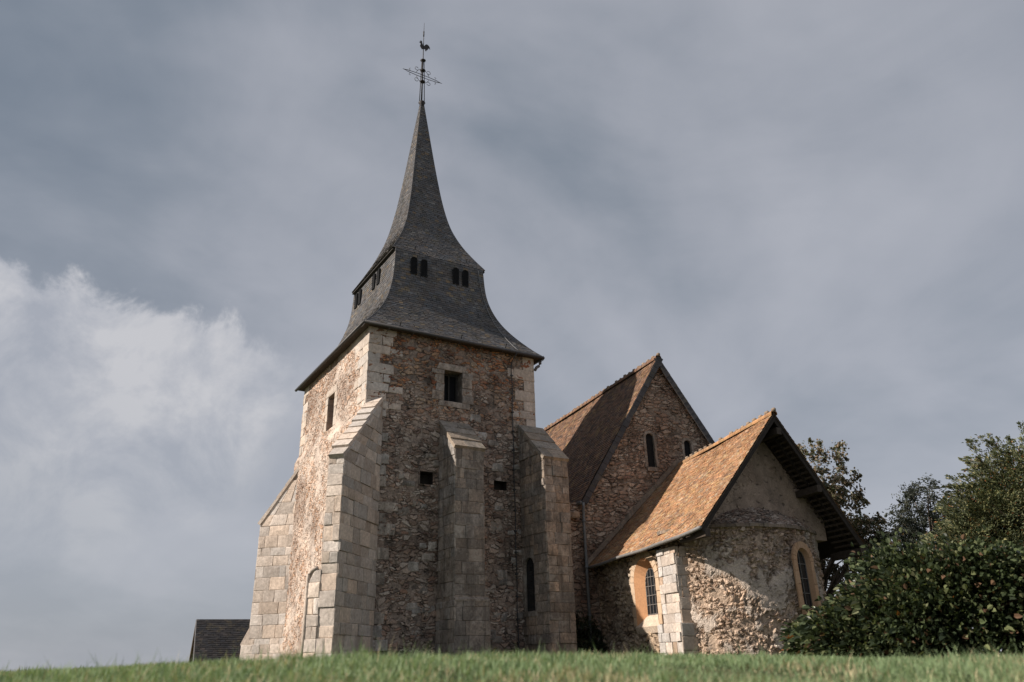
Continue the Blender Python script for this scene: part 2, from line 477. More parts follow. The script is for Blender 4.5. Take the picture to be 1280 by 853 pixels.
# ------------------------------------------------------------------ masonry helpers
def jit(c, a, warm=0.0):
    k = 1 + random.uniform(-a, a)
    wv = random.uniform(-warm, warm)
    return (c[0] * k * (1 + wv), c[1] * k, c[2] * k * (1 - wv))


def stone_block(mb, O, U, V, N, b, color, proud, joint=0.004, ch=0.011):
    """b = (u at bottom-left, u bottom-right, u top-right, u top-left, v0, v1)"""
    ul, ur, tr, tl, v0, v1 = b
    P = lambda u, v, n: O + U * u + V * v + N * n
    jl = joint
    q = [(ul + jl, v0 + jl), (ur - jl, v0 + jl), (tr - jl, v1 - jl), (tl + jl, v1 - jl)]
    mx, my = sum(p[0] for p in q) / 4, sum(p[1] for p in q) / 4
    if min(q[1][0] - q[0][0], q[2][0] - q[3][0]) < -0.001 or v1 - v0 < 0.03:
        return
    r = []
    for (u, v) in q:
        kn = random.uniform(2.5, 5.5) if random.random() < 0.25 else 1.0
        cu = min(ch * kn * random.uniform(0.5, 1.8), abs(u - mx) * 0.6); cv = min(ch * kn * random.uniform(0.5, 1.8), abs(v - my) * 0.6)
        r.append((u - math.copysign(cu, u - mx), v - math.copysign(cv, v - my)))
    q = [(u + random.uniform(-.011, .011), v + random.uniform(-.009, .009)) for u, v in q]
    pts = [P(u, v, -0.035) for u, v in q] + [P(u, v, proud - ch * 0.8) for u, v in q] + [P(u, v, proud + random.uniform(-0.004, 0.004)) for u, v in r]
    pts.append(P(mx + random.uniform(-.08, .08) * (q[1][0] - q[0][0]), my + random.uniform(-.1, .1) * (v1 - v0), proud + random.uniform(-.006, .012)))
    fs = []
    for k in range(4):
        k2 = (k + 1) % 4
        fs.append((8 + k, 8 + k2, 12))
        fs.append((k, k2, 4 + k2, 4 + k)); fs.append((4 + k, 4 + k2, 8 + k2, 8 + k))
    mb.add(pts, fs, color)


def ashlar(mb, O, U, V, N, v0, v1, ufun, course=0.3, blen=0.55, base=(0.42, 0.35, 0.29), var=0.24, skip=None, rough=0.012, odd=None):
    """coursed blocks between ufun(v) limits; skip = (u0,u1,v0,v1) opening"""
    v = v0
    while v < v1 - 0.02:
        h = course * random.uniform(0.72, 1.25)
        if v + h > v1 - course * 0.5:
            h = v1 - v
        a0, a1 = ufun(v); b0, b1 = ufun(v + h)
        spans = [(a0, a1, b0, b1)]
        if skip and v + h > skip[2] + 0.02 and v < skip[3] - 0.02:
            spans = [(a0, skip[0], b0, skip[0]), (skip[1], a1, skip[1], b1)]
        for (l0, r0, l1, r1) in spans:
            ln = r0 - l0
            if ln < 0.04:
                continue
            cuts = [0.0]
            x = blen * random.uniform(0.4, 1.1)
            while x < ln - blen * 0.35:
                cuts.append(x / ln); x += blen * random.uniform(0.5, 1.6)
            cuts.append(1.0)
            for c0, c1 in zip(cuts[:-1], cuts[1:]):
                bb = (l0 + (r0 - l0) * c0, l0 + (r0 - l0) * c1, l1 + (r1 - l1) * c1, l1 + (r1 - l1) * c0, v, v + h)
                cl = jit(base, var, 0.06)
                if odd and random.random() < odd[0]:
                    cl = jit(odd[1], var, 0.06)
                stone_block(mb, O, U, V, N, bb, cl, random.uniform(0, rough))
        v += h


def prism(mb, poly, ext, color):
    """poly: list of points, ext: vector"""
    n = len(poly)
    pts = [Vector(p) for p in poly] + [Vector(p) + ext for p in poly]
    fs = [tuple(range(n))[::-1], tuple(range(n, 2 * n))] + [(k, (k + 1) % n, n + (k + 1) % n, n + k) for k in range(n)]
    mb.add(pts, fs, color)


def arch_pts(r, spring, top, bottom, n=12):
    """right foot, up, over, down to the left foot, as (x, z) about the centre line"""
    pts = [(r, bottom), (r, spring)]
    for k in range(1, n):
        a = math.pi * k / n
        pts.append((r * math.cos(a), spring + (top - spring) * math.sin(a)))
    pts += [(-r, spring), (-r, bottom)]
    return pts


def arched_opening(parent, O, U, N, r, bottom, spring, top, depth, ring, base, mat, name='window', splay=0.0, bars=(0, 0), sill=True, sill_rise=0.0, glass=True, ring_n=9, back_col=(0.012, 0.012, 0.013), proud=0.018, jamb=0.32, ring_base=None):
    """an arched window let into a wall: stones round it, splayed reveal, pane and bars"""
    Z = Vector((0, 0, 1))
    P = lambda x, z, n: O + U * x + Z * z + N * n
    mb = MB()
    # reveal
    a = arch_pts(r, spring, top, bottom)
    rb = r - splay
    b = arch_pts(rb, spring - splay * 0.4, top - splay, bottom + sill_rise)
    for k in range(len(a) - 1):
        mb.quad(P(*a[k], proud), P(*a[k + 1], proud), P(*b[k + 1], -depth), P(*b[k], -depth), jit(base, 0.05))
    win = mb.build(name, mat, parent)
    # surround stones
    sm = MB()
    rbs = ring_base or base
    zs = bottom
    while zs < spring - 0.01:
        h = min(jamb * random.uniform(0.85, 1.15), spring - zs)
        if spring - zs - h < 0.12:
            h = spring - zs
        for sg in (1, -1):
            wd = ring * random.uniform(0.85, 1.25)
            u0, u1 = (r, r + wd) if sg > 0 else (-r - wd, -r)
            stone_block(sm, O, U, Z, N, (u0, u1, u1, u0, zs, zs + h), jit(rbs, 0.08, 0.03), proud + random.uniform(0, 0.006))
        zs += h
    for k in range(ring_n):
        a0, a1 = math.pi * k / ring_n + 0.012, math.pi * (k + 1) / ring_n - 0.012
        sub = 3
        cl = jit(rbs, 0.08, 0.03)
        for q in range(sub):
            t0, t1 = a0 + (a1 - a0) * q / sub, a0 + (a1 - a0) * (q + 1) / sub
            ri = lambda t: (r * math.cos(t), spring + (top - spring) * math.sin(t))
            ro = lambda t: ((r + ring) * math.cos(t), spring + (top - spring + ring) * math.sin(t))
            sm.hexa([P(*ri(t0), -0.05), P(*ro(t0), -0.05), P(*ro(t1), -0.05), P(*ri(t1), -0.05), P(*ri(t0), proud), P(*ro(t0), proud), P(*ro(t1), proud), P(*ri(t1), proud)], cl)
    sm.build('surround', mat, win)
    if sill:
        sl = MB()
        pts = [P(-r - ring * 0.5, bottom - 0.16, -0.05), P(r + ring * 0.5, bottom - 0.16, -0.05), P(r + ring * 0.5, bottom, -0.05), P(-r - ring * 0.5, bottom, -0.05),
               P(-r - ring * 0.5, bottom - 0.16, proud + 0.04), P(r + ring * 0.5, bottom - 0.16, proud + 0.04), P(r + ring * 0.5, bottom - 0.03, proud + 0.04), P(-r - ring * 0.5, bottom - 0.03, proud + 0.04)]
        sl.hexa(pts, jit(base, 0.08))
        pts = [P(-r, bottom - 0.02, proud), P(r, bottom - 0.02, proud), P(r, bottom, proud), P(-r, bottom, proud), P(-rb, bottom - 0.02, -depth), P(rb, bottom - 0.02, -depth), P(rb, bottom + sill_rise + 0.002, -depth), P(-rb, bottom + sill_rise + 0.002, -depth)]
        sl.hexa(pts, jit(base, 0.08))
        sl.build('sill', mat, win)
    pm = MB()
    pm.add([P(x, z, -depth + 0.004) for x, z in b], [tuple(range(len(b)))], back_col)
    pm.build('pane', M['glass'] if glass else M['dark'], win)
    if bars != (0, 0):
        bm = MB()
        nx, nz = bars
        tb = top - splay
        sb = spring - splay * 0.4
        bo = bottom + sill_rise
        ht = lambda x: sb + (tb - sb) * math.sqrt(max(0, 1 - (x / rb) ** 2))
        for i in range(1, nx):
            x = -rb + 2 * rb * i / nx
            bm.box(O, U, Z, N, x - 0.011, x + 0.011, bo, ht(x), -depth + 0.01, -depth + 0.028, (0.16, 0.15, 0.14))
        for j in range(0, nz):
            z = bo + (tb - bo) * j / nz + 0.02
            wdt = rb if z < sb else rb * math.sqrt(max(0, 1 - ((z - sb) / (tb - sb)) ** 2))
            bm.box(O, U, Z, N, -wdt, wdt, z - 0.011, z + 0.011, -depth + 0.012, -depth + 0.032, (0.16, 0.15, 0.14))
        for k in range(len(b) - 1):
            bm.tube([P(*b[k], -depth + 0.015), P(*b[k + 1], -depth + 0.015)], 0.017, 6, (0.14, 0.13, 0.12))
        bm.build('glazing_bars', M['iron'], win)
    return win


def tiles(mb, P, rows, lens, tw, pal, thick=0.016, lift=0.022, wob=0.006, gap=0.004, over=0.4, slip=0.0):
    """P(s,t): s along the course 0..1, t from eave 0 to ridge 1; lens(t) width in metres; pal(s,t)->colour"""
    for i in range(rows):
        t0 = i / rows
        t1 = min((i + 1 + over) / rows, 1.0)
        wdt = max(lens(t0), 0.02)
        n = max(1, int(round(wdt / tw)))
        off = 0.5 if i % 2 else 0.0
        k0 = -1 if off else 0
        for k in range(k0, n):
            s0 = max(0.0, (k + off + random.uniform(-0.06, 0.06)) / n) + gap / wdt / 2
            s1 = min(1.0, (k + 1 + off + random.uniform(-0.06, 0.06)) / n) - gap / wdt / 2
            if s1 - s0 < 0.12 / n:
                continue
            dt = random.uniform(-0.1, 0.1) / rows
            if slip and random.random() < slip:
                dt -= random.uniform(0.1, 0.4) / rows
            tb = max(0.0 if i else -0.4 / rows, t0 + dt)
            a, b, c, d = P(s0, tb), P(s1, tb), P(s1, t1), P(s0, t1)
            nn = (b - a).cross(d - a)
            if nn.length < 1e-9:
                nn = (b - a).cross(c - b)
            if nn.length < 1e-9:
                continue
            nn.normalize()
            l0 = lift + random.uniform(-wob, wob); l1 = lift + random.uniform(-wob, wob)
            up0 = 0.004
            A, B = a + nn * l0, b + nn * l1
            C, D = c + nn * up0, d + nn * up0
            mb.add([A, B, C, D, a + nn * (l0 - thick), b + nn * (l1 - thick)], [(0, 1, 2, 3), (4, 5, 1, 0)], pal((s0 + s1) / 2, t0))


def lerp(a, b, t):
    return a + (b - a) * t


def slab_under(mb, P, nt, drop, color, ns=1, thick=0.04):
    """boarding below a tiled surface"""
    for j in range(nt):
        for i in range(ns):
            s0, s1, t0, t1 = i / ns, (i + 1) / ns, j / nt, (j + 1) / nt
            a, b, c, d = P(s0, t0), P(s1, t0), P(s1, t1), P(s0, t1)
            nn = (b - a).cross(d - a)
            if nn.length < 1e-9:
                continue
            nn.normalize()
            mb.hexa([q - nn * (drop + thick) for q in (a, b, c, d)] + [q - nn * drop for q in (a, b, c, d)], color)


# palettes
def tile_pal(base, var, spot, spotp, nscale=0.5, seed=0.0, dims=(6, 6)):
    def f(s, t):
        q = mnoise.noise(Vector((s * dims[0] * nscale * 2 + seed, t * dims[1] * nscale * 2, seed)))
        c = jit(base, var, 0.1)
        if random.random() < spotp + q * 0.25:
            c = jit(random.choice(spot), var, 0.06)
        k = 1 + q * 0.22
        return (c[0] * k, c[1] * k, c[2] * k)
    return f


# ================================================================== THE TOWER
TC = Vector((-3.811, 27.5, 0))
TX = Vector((0.85190, 0.52370, 0)); TY = Vector((-0.52370, 0.85190, 0)); TZ = Vector((0, 0, 1))
TA, TB = 3.192, 3.545
T = lambda x, y, z: TC + TX * x + TY * y + TZ * z
tower = empty('church_tower', T(0, 0, 0), 'tall rubble stone church tower under a flared slate spire', 'tower')
BASE = -0.6
WT = 10.42
STEP = 0.045


def frange(a, b, st):
    n = max(1, int(round((b - a) / st)))
    return [a + (b - a) * i / n for i in range(n + 1)]


# front wall, with the square window and two putlog holes let in
mb = MB()
H1 = (-1.26, -0.80, 5.28, 5.68); H2 = (1.47, 1.93, 5.33, 5.66)
WSQ = (-0.44, 0.24, 8.18, 9.28)


def front_hole(u, v):
    for h in (H1, H2, WSQ):
        if h[0] - 0.01 < u < h[1] + 0.01 and h[2] - 0.01 < v < h[3] + 0.01:
            return True
    return False


mb.grid(lambda u, v: T(u, -TB, v), frange(-TA, TA, STEP), frange(BASE, WT, STEP), front_hole)
# right and back walls, and the solid behind
mb.grid(lambda u, v: T(TA, u, v), frange(-TB, TB, 0.12), frange(BASE, WT, 0.12))
mb.grid(lambda u, v: T(-u, TB, v), frange(-TA, TA, 0.12), frange(BASE, WT, 0.12))
fh_ = len(mb.f)
for h in (H1, H2):
    d = 0.4
    mb.quad(T(h[0] - .03, -TB - .0, h[2] - .03), T(h[1] + .03, -TB, h[2] - .03), T(h[1] + .03, -TB + d, h[2]), T(h[0] - .03, -TB + d, h[2]))
    mb.quad(T(h[0] - .03, -TB, h[3] + .03), T(h[0] - .03, -TB + d, h[3]), T(h[1] + .03, -TB + d, h[3]), T(h[1] + .03, -TB, h[3] + .03))
    for x in (h[0] - .03, h[1] + .03):
        mb.quad(T(x, -TB, h[2] - .03), T(x, -TB, h[3] + .03), T(x, -TB + d, h[3]), T(x, -TB + d, h[2]))
    mb.quad(T(h[0] - .03, -TB + d, h[2] - .03), T(h[1] + .03, -TB + d, h[2] - .03), T(h[1] + .03, -TB + d, h[3] + .03), T(h[0] - .03, -TB + d, h[3] + .03))
mb.extra.append((fh_, len(mb.f), M['dark']))
for q in range(fh_, len(mb.f)):
    mb.c[q] = (0.05, 0.042, 0.036)  # hole faces coloured dark, putting the shade of the recess into the tint
front_mb = mb

# left wall: thinner above, a weathered set-off, thicker below
mb = MB()
SLIT = (-0.38, 0.34, 7.78, 9.02)
SET0, SET1 = 7.28, 7.62
LO = 0.14
mb.grid(lambda u, v: T(-TA, -u, v), frange(-TB, TB, STEP), frange(SET1 - 0.05, WT, STEP), lambda u, v: SLIT[0] - .01 < -u < SLIT[1] + .01 and SLIT[2] - .01 < v < SLIT[3] + .01)
mb.grid(lambda u, v: T(-TA - LO, -u, v), frange(-TB - 0.02, TB + 0.02, STEP), frange(BASE, SET0, STEP), edge_free=('t',))
mb.grid(lambda u, v: T(-TA - LO + (LO + 0.015) * (v - SET0) / (SET1 - SET0), -u, v), frange(-TB - 0.02, TB + 0.02, STEP), frange(SET0, SET1, STEP), edge_free=('b',))
for y in (-TB - 0.02, TB + 0.02):
    mb.quad(T(-TA - LO, y, BASE), T(-TA + 0.1, y, BASE), T(-TA + 0.1, y, SET1), T(-TA - LO, y, SET0))
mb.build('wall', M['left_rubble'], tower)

# dressed corner stones
PALE = (0.56, 0.475, 0.4)
GREY = (0.42, 0.36, 0.31)


def quoins(name, corner, U1, U2, N1, N2, v0, v1, l1, l2, base1, mat, course=0.33, extra=0.3):
    mb = MB()
    v = v0; k = 0
    while v < v1 - 0.05:
        h = course * random.uniform(0.8, 1.2)
        if v + h > v1 - course * .5: h = v1 - v
        a, b = (l1, l2 * 0.55) if k % 2 else (l1 * 0.55, l2)
        a *= random.uniform(0.8, 1.25); b *= random.uniform(0.8, 1.25)
        c1 = jit(base1, 0.14, 0.05)
        pr = random.uniform(0.004, 0.014)
        # a block shows a face on each side of the corner
        for (U, N, ln) in ((U1, N1, a), (U2, N2, b)):
            O = corner
            V = Vector((0, 0, 1))
            stone_block(mb, O + N * 0.0, U, V, N, (-pr - .006, ln, ln, -pr - .006, v, v + h), c1, pr)
            if random.random() < extra:
                w2 = random.uniform(0.2, 0.5)
                stone_block(mb, O, U, V, N, (ln + .01, ln + w2, ln + w2, ln + .01, v + random.uniform(0, .05), v + h - random.uniform(0, .06)), jit(base1, 0.16, 0.05), pr - 0.004)
        v += h; k += 1
    return mb.build(name, mat, tower)


quoins('quoin', T(-TA, -TB, 0), TX, TY, -TY, -TX, 7.3, WT, 0.8, 0.75, (0.58, 0.515, 0.455), M['pale_ashlar'], 0.3, 0.85)
quoins('quoin', T(TA, -TB, 0), -TX, TY, -TY, TX, 6.9, WT, 0.72, 0.6, (0.55, 0.475, 0.41), M['pale_ashlar'], 0.36)
quoins('quoin', T(-TA, TB, 0), -TY, TX, -TX, TY, 7.6, WT, 0.55, 0.5, PALE, M['pale_ashlar'], 0.32)
# loose dressed blocks bonded into the front beside the near buttress and scattered over it
mb = front_mb
f0_ = len(mb.f)
for v in np.arange(0.4, 7.2, 0.36):
    if random.random() < 0.72:
        x0 = -2.75 + random.uniform(-0.05, 0.1)
        wd = random.uniform(0.35, 0.75)
        stone_block(mb, T(0, -TB, 0), TX, TZ, -TY, (x0, x0 + wd, x0 + wd + random.uniform(-.03, .03), x0, v, v + random.uniform(0.26, 0.36)), jit((0.5, 0.45, 0.4), 0.2, 0.05), random.uniform(0.0, 0.014))
for k in range(80):
    x = random.uniform(-2.1, 2.4); z = random.uniform(0.4, 7.6)
    if -0.75 < x < 0.5 or any(h[0] - .6 < x < h[1] + .2 and h[2] - .4 < z < h[3] + .2 for h in (H1, H2)): continue
    wd = random.uniform(0.22, 0.5); hh_ = random.uniform(0.14, 0.3)
    stone_block(mb, T(0, -TB, 0), TX, TZ, -TY, (x, x + wd, x + wd - random.uniform(0, .06), x + random.uniform(0, .06), z, z + hh_), jit((0.46, 0.41, 0.36), 0.3, 0.06), random.uniform(-0.004, 0.012), ch=0.03)
mb.extra.append((f0_, len(mb.f), M['ashlar']))
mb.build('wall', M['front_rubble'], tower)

# square belfry window
mb = MB()
x0, x1, z0, z1 = WSQ
P0 = T(0, -TB, 0)
for sg in (0, 1):
    z = z0
    while z < z1 - .05:
        h = min(random.uniform(0.24, 0.36), z1 - z)
        wd = random.uniform(0.24, 0.46)
        u0, u1 = (x1, x1 + wd) if sg else (x0 - wd, x0)
        stone_block(mb, P0, TX, TZ, -TY, (u0, u1, u1, u0, z, z + h), jit(GREY, 0.14, 0.04), random.uniform(0.004, 0.012))
        z += h
stone_block(mb, P0, TX, TZ, -TY, (x0 - .28, x1 + .25, x1 + .2, x0 - .2, z1, z1 + .24), jit((0.46, 0.39, 0.33), 0.08), 0.012)
for (a, b_) in ((x0 - .2, x0 + .25), (x0 + .25, x1 + .3)):
    stone_block(mb, P0, TX, TZ, -TY, (a, b_, b_, a, z0 - .2, z0), jit(GREY, 0.12), 0.012)
win = mb.build('window', M['ashlar'], tower)
mb = MB()
d = 0.55
cD = (0.2, 0.165, 0.14)
mb.quad(T(x0, -TB - .004, z0), T(x1, -TB - .004, z0), T(x1, -TB + d, z0), T(x0, -TB + d, z0), cD)
mb.quad(T(x0, -TB - .004, z1), T(x0, -TB + d, z1), T(x1, -TB + d, z1), T(x1, -TB - .004, z1), cD)
mb.quad(T(x0, -TB - .004, z0), T(x0, -TB + d, z0), T(x0, -TB + d, z1), T(x0, -TB - .004, z1), cD)
mb.quad(T(x1, -TB - .004, z0), T(x1, -TB - .004, z1), T(x1, -TB + d, z1), T(x1, -TB + d, z0), cD)
mb.build('reveal', M['ashlar'], win)
mb = MB()
mb.box(T(0, -TB + .42, 0), TX, TZ, -TY, x0, x1, z0, z1, -.03, 0, (0.012, 0.012, 0.014))
mb.build('pane', M['dark'], win)
mb = MB()
for (u0, u1, v0, v1) in ((x0, x0 + .07, z0, z1), (x1 - .07, x1, z0, z1), (x0 + .07, x1 - .07, z1 - .07, z1), (x0 + .07, x1 - .07, z0, z0 + .06), ((x0 + x1) / 2 - .025, (x0 + x1) / 2 + .025, z0 + .06, z1 - .07)):
    mb.box(T(0, -TB + .34, 0), TX, TZ, -TY, u0, u1, v0, v1, -.05, 0, (0.05, 0.045, 0.042))
mb.build('frame', M['wood'], win)

# tall slit in the left wall
mb = MB()
y0, y1, z0, z1 = SLIT
P1 = T(-TA, 0, 0)
for sg in (0, 1):
    z = z0 - .02
    while z < z1 - .05:
        h = min(random.uniform(0.28, 0.42), z1 - z)
        wd = random.uniform(0.18, 0.36)
        u0, u1 = (-y0, -y0 + wd) if sg else (-y1 - wd, -y1)
        stone_block(mb, P1, -TY, TZ, -TX, (u0, u1, u1, u0, z, z + h), jit(PALE, 0.08, 0.04), random.uniform(0.006, 0.016))
        z += h
stone_block(mb, P1, -TY, TZ, -TX, (-y1 - .22, -y0 + .22, -y0 + .18, -y1 - .18, z1, z1 + .26), jit(PALE, 0.08), 0.016)
slit = mb.build('window', M['pale_ashlar'], tower)
mb = MB()
d = 0.5
mb.quad(T(-TA - .004, y0, z0), T(-TA - .004, y1, z0), T(-TA + d, y1, z0 + .15), T(-TA + d, y0, z0 + .15), (0.4, 0.3, 0.24))
mb.quad(T(-TA - .004, y0, z1), T(-TA + d, y0, z1), T(-TA + d, y1, z1), T(-TA - .004, y1, z1), (0.4, 0.3, 0.24))
for y in (y0, y1):
    z = z0
    while z < z1 - .02:
        h = min(random.uniform(.2, .32), z1 - z)
        mb.quad(T(-TA - .004, y, z), T(-TA + d, y, z), T(-TA + d, y, z + h - .008), T(-TA - .004, y, z + h - .008), jit((0.42, 0.32, 0.26), .15, .05))
        z += h
mb.build('reveal', M['pale_ashlar'], slit)
mb = MB()
mb.box(T(-TA + .5, 0, 0), -TY, TZ, -TX, -y1, -y0, z0, z1, -.03, 0, (0.012, 0.012, 0.014))
mb.build('pane', M['dark'], slit)


# ---- buttresses
def buttress(O, U, D, w0, w1, p, zt, zf, base, mat, cop_mat, side_cols=None, skip=None, plinth=None, course=0.3, blen=0.5, cop_base=(0.34, 0.29, 0.24), cop_n=4, back=0.0, odd=None, rough=0.012, cop_step=0.0, cop_ov=0.05, cop_rag=0.0):
    """O on the wall plane, U along it, D outward; sides at w0 / w1; slope falls from zt at the wall to zf at the face"""
    core = MB()
    i = 0.009
    prism(core, [O + U * (w0 + i) + D * (-back) + TZ * BASE, O + U * (w0 + i) + D * (p - i) + TZ * BASE, O + U * (w0 + i) + D * (p - i) + TZ * (zf - i), O + U * (w0 + i) + D * (-back) + TZ * (zt - i + (zt - zf) / p * back)], U * (w1 - w0 - 2 * i), (0.36, 0.3, 0.245))
    if skip:
        core = MB()
        # leave the opening free: solid left of it, right of it, above and below
        def slab(a, b, z0, z1f):
            prism(core, [O + U * (w0 + i) + D * a + TZ * z0, O + U * (w0 + i) + D * b + TZ * z0, O + U * (w0 + i) + D * b + TZ * z1f(b), O + U * (w0 + i) + D * a + TZ * z1f(a)], U * (w1 - w0 - 2 * i), (0.36, 0.3, 0.245))
        topz = lambda a: min(zf if a >= p - i - .001 else zt - (zt - zf) * max(a, 0) / p, zt) - i
        slab(-back, skip[0], BASE, topz); slab(skip[1], p - i, BASE, topz)
        slab(skip[0], skip[1], BASE, lambda a: skip[2]); slab(skip[0], skip[1], skip[3], topz)
    lim = lambda z: p if z <= zf else max(p * (zt - z) / (zt - zf), 0.0)
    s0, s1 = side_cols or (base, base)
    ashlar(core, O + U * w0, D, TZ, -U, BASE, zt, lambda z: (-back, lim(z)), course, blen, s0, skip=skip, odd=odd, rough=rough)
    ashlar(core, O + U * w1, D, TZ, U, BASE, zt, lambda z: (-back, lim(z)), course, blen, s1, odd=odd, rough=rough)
    ashlar(core, O + D * p, U, TZ, D, BASE, zf, lambda z: (w0, w1), course, blen, base, odd=odd, rough=rough)
    bt = core.build('buttress', mat, tower)
    cp = MB()
    L = math.hypot(p + back, (zt - zf) * (p + back) / p)
    S = (D * p + TZ * (zf - zt)).normalized()          # down the slope
    Nn = S.cross(U)
    if Nn.z < 0: Nn = -Nn
    O2 = O + TZ * (zt + (zt - zf) / p * back) - D * back
    ov = cop_ov
    for k in range(cop_n):
        a, b = L * k / cop_n, L * (k + 1) / cop_n + (0.05 if k == cop_n - 1 else 0.0)
        th = 0.05 + random.uniform(0, 0.02)
        cuts = [w0 - ov, lerp(w0, w1, random.uniform(.35, .65)), w1 + ov] if (w1 - w0) > .7 else [w0 - ov, w1 + ov]
        cuts[0] += random.uniform(-cop_rag, cop_rag)
        for u0, u1 in zip(cuts[:-1], cuts[1:]):
            st = random.uniform(0, .012) + random.uniform(0, cop_rag * .8)
            t0 = th - 0.012; t1 = th + 0.012 + cop_step
            q = [O2 + U * u + S * s + Nn * n for (u, s, n) in ((u0 + .004, a, -.05), (u1 - .004, a, -.05), (u1 - .004, b, -.05), (u0 + .004, b, -.05), (u0 + .004, a, t0 + st), (u1 - .004, a, t0 + st), (u1 - .004, b, t1 + st), (u0 + .004, b, t1 + st))]
            cp.hexa(q, jit(cop_base, .16, .06))
    cp.build('coping', cop_mat, bt)
    if plinth:
        pj, ph, rise = plinth
        pb = MB()
        wa, wb = (w0 - pj * .4, w1 + pj) if rise < .3 else (w0 - .012, w1 + .012)
        ashlar(pb, O + U * wa, D, TZ, -U, BASE, ph, lambda z: (-back, p + pj), course, blen, s0, rough=rough)
        ashlar(pb, O + U * wb, D, TZ, U, BASE, ph, lambda z: (-back, p + pj), course, blen, s1, rough=rough)
        ashlar(pb, O + D * (p + pj), U, TZ, D, BASE, ph, lambda z: (wa, wb), course, blen, base, rough=rough)
        prism(pb, [O + U * (wa + i) + D * (-back) + TZ * BASE, O + U * (wa + i) + D * (p + pj - i) + TZ * BASE, O + U * (wa + i) + D * (p + pj - i) + TZ * (ph - .005), O + U * (wa + i) + D * (-back) + TZ * (ph - .005)], U * (wb - wa - 2 * i), (0.3, 0.25, 0.2))
        # sloping offset stones
        for (c0, c1) in ((wa, (wa + wb) / 2), ((wa + wb) / 2, wb)):
            q = [(c0 + .004, p - .05, ph - .02), (c1 - .004, p - .05, ph - .02), (c1 - .004, p + pj + .03, ph - .02), (c0 + .004, p + pj + .03, ph - .02),
                 (c0 + .004, p - .02, ph + rise), (c1 - .004, p - .02, ph + rise), (c1 - .004, p + pj + .03, ph + .03), (c0 + .004, p + pj + .03, ph + .03)]
            pb.hexa([O + U * a_ + D * b_ + TZ * z_ for a_, b_, z_ in q], jit(cop_base if rise < .3 else base, .1))
        pb.build('plinth', mat, bt)
    return bt


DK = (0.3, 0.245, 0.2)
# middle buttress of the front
buttress(T(0, -TB, 0), TX, -TY, -0.59, 0.43, 1.13, 7.42, 6.32, (0.29, 0.25, 0.215), M['ashlar'], M['coping'], side_cols=((0.44, 0.385, 0.335), DK), plinth=(0.1, 1.72, 0.12), course=0.34, blen=0.45, odd=(0.25, (0.38, 0.33, 0.28)), rough=0.03)  # left side coloured lighter than the front to carry the sky light
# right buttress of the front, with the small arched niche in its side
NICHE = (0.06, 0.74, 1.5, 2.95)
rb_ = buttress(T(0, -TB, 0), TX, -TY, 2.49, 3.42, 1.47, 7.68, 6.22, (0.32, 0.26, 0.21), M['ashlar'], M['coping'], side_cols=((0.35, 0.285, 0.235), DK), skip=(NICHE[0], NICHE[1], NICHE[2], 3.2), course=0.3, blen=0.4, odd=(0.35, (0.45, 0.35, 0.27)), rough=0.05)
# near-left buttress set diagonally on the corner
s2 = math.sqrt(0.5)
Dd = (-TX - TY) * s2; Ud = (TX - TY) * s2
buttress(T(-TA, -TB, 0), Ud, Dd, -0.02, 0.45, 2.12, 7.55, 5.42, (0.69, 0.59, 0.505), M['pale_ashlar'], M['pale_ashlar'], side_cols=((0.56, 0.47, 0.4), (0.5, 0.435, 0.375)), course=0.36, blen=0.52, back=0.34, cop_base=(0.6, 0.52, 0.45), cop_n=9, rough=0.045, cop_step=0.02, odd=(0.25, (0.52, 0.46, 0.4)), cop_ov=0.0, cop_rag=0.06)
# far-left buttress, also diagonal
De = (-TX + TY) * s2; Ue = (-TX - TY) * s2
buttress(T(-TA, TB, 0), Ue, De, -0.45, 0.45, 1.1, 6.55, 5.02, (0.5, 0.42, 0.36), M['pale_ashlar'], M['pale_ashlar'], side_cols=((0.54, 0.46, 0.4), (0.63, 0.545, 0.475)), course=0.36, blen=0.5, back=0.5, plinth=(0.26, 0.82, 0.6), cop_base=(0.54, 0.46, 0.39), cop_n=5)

O3 = T(2.49, -TB - 0.4, 0)
arched_opening(rb_, O3, -TY, -TX, 0.29, 1.5, 2.86, 3.14, 0.07, 0.17, (0.36, 0.3, 0.25), M['ashlar'], name='window', sill=True, bars=(0, 0), ring_n=7)

# lower pad on the outer side of the corner buttress, with a rounded shoulder and a roll moulding
mb = MB()
Oc = T(-TA, -TB, 0)
pad_top, pad_r = 2.42, 0.26
pad_l = lambda z: -0.34 if z < pad_top - pad_r else -0.34 + pad_r - math.sqrt(max(0, pad_r ** 2 - (z - pad_top + pad_r) ** 2))
ashlar(mb, Oc + Dd * 2.15, Ud, TZ, Dd, BASE, pad_top - 0.02, lambda z: (pad_l(z), 0.0), 0.34, 0.4, (0.69, 0.59, 0.505), rough=.025)
prism(mb, [Oc + Dd * 2.13 + Ud * pad_l(z) + TZ * z for z in [BASE] + list(np.linspace(pad_top - pad_r, pad_top - .01, 8))] + [Oc + Dd * 2.13 + TZ * (pad_top - .01), Oc + Dd * 2.13 + TZ * BASE], -Dd * 1.9, (0.45, 0.37, 0.3))
pts = [Oc + Dd * 2.13 + Ud * (pad_l(z) - .03) + TZ * (z + .02) for z in [BASE, 1.0] + list(np.linspace(pad_top - pad_r, pad_top, 8))]
mb.tube(pts, 0.055, 7, (0.6, 0.5, 0.42))
mb.build('buttress', M['pale_ashlar'], tower)

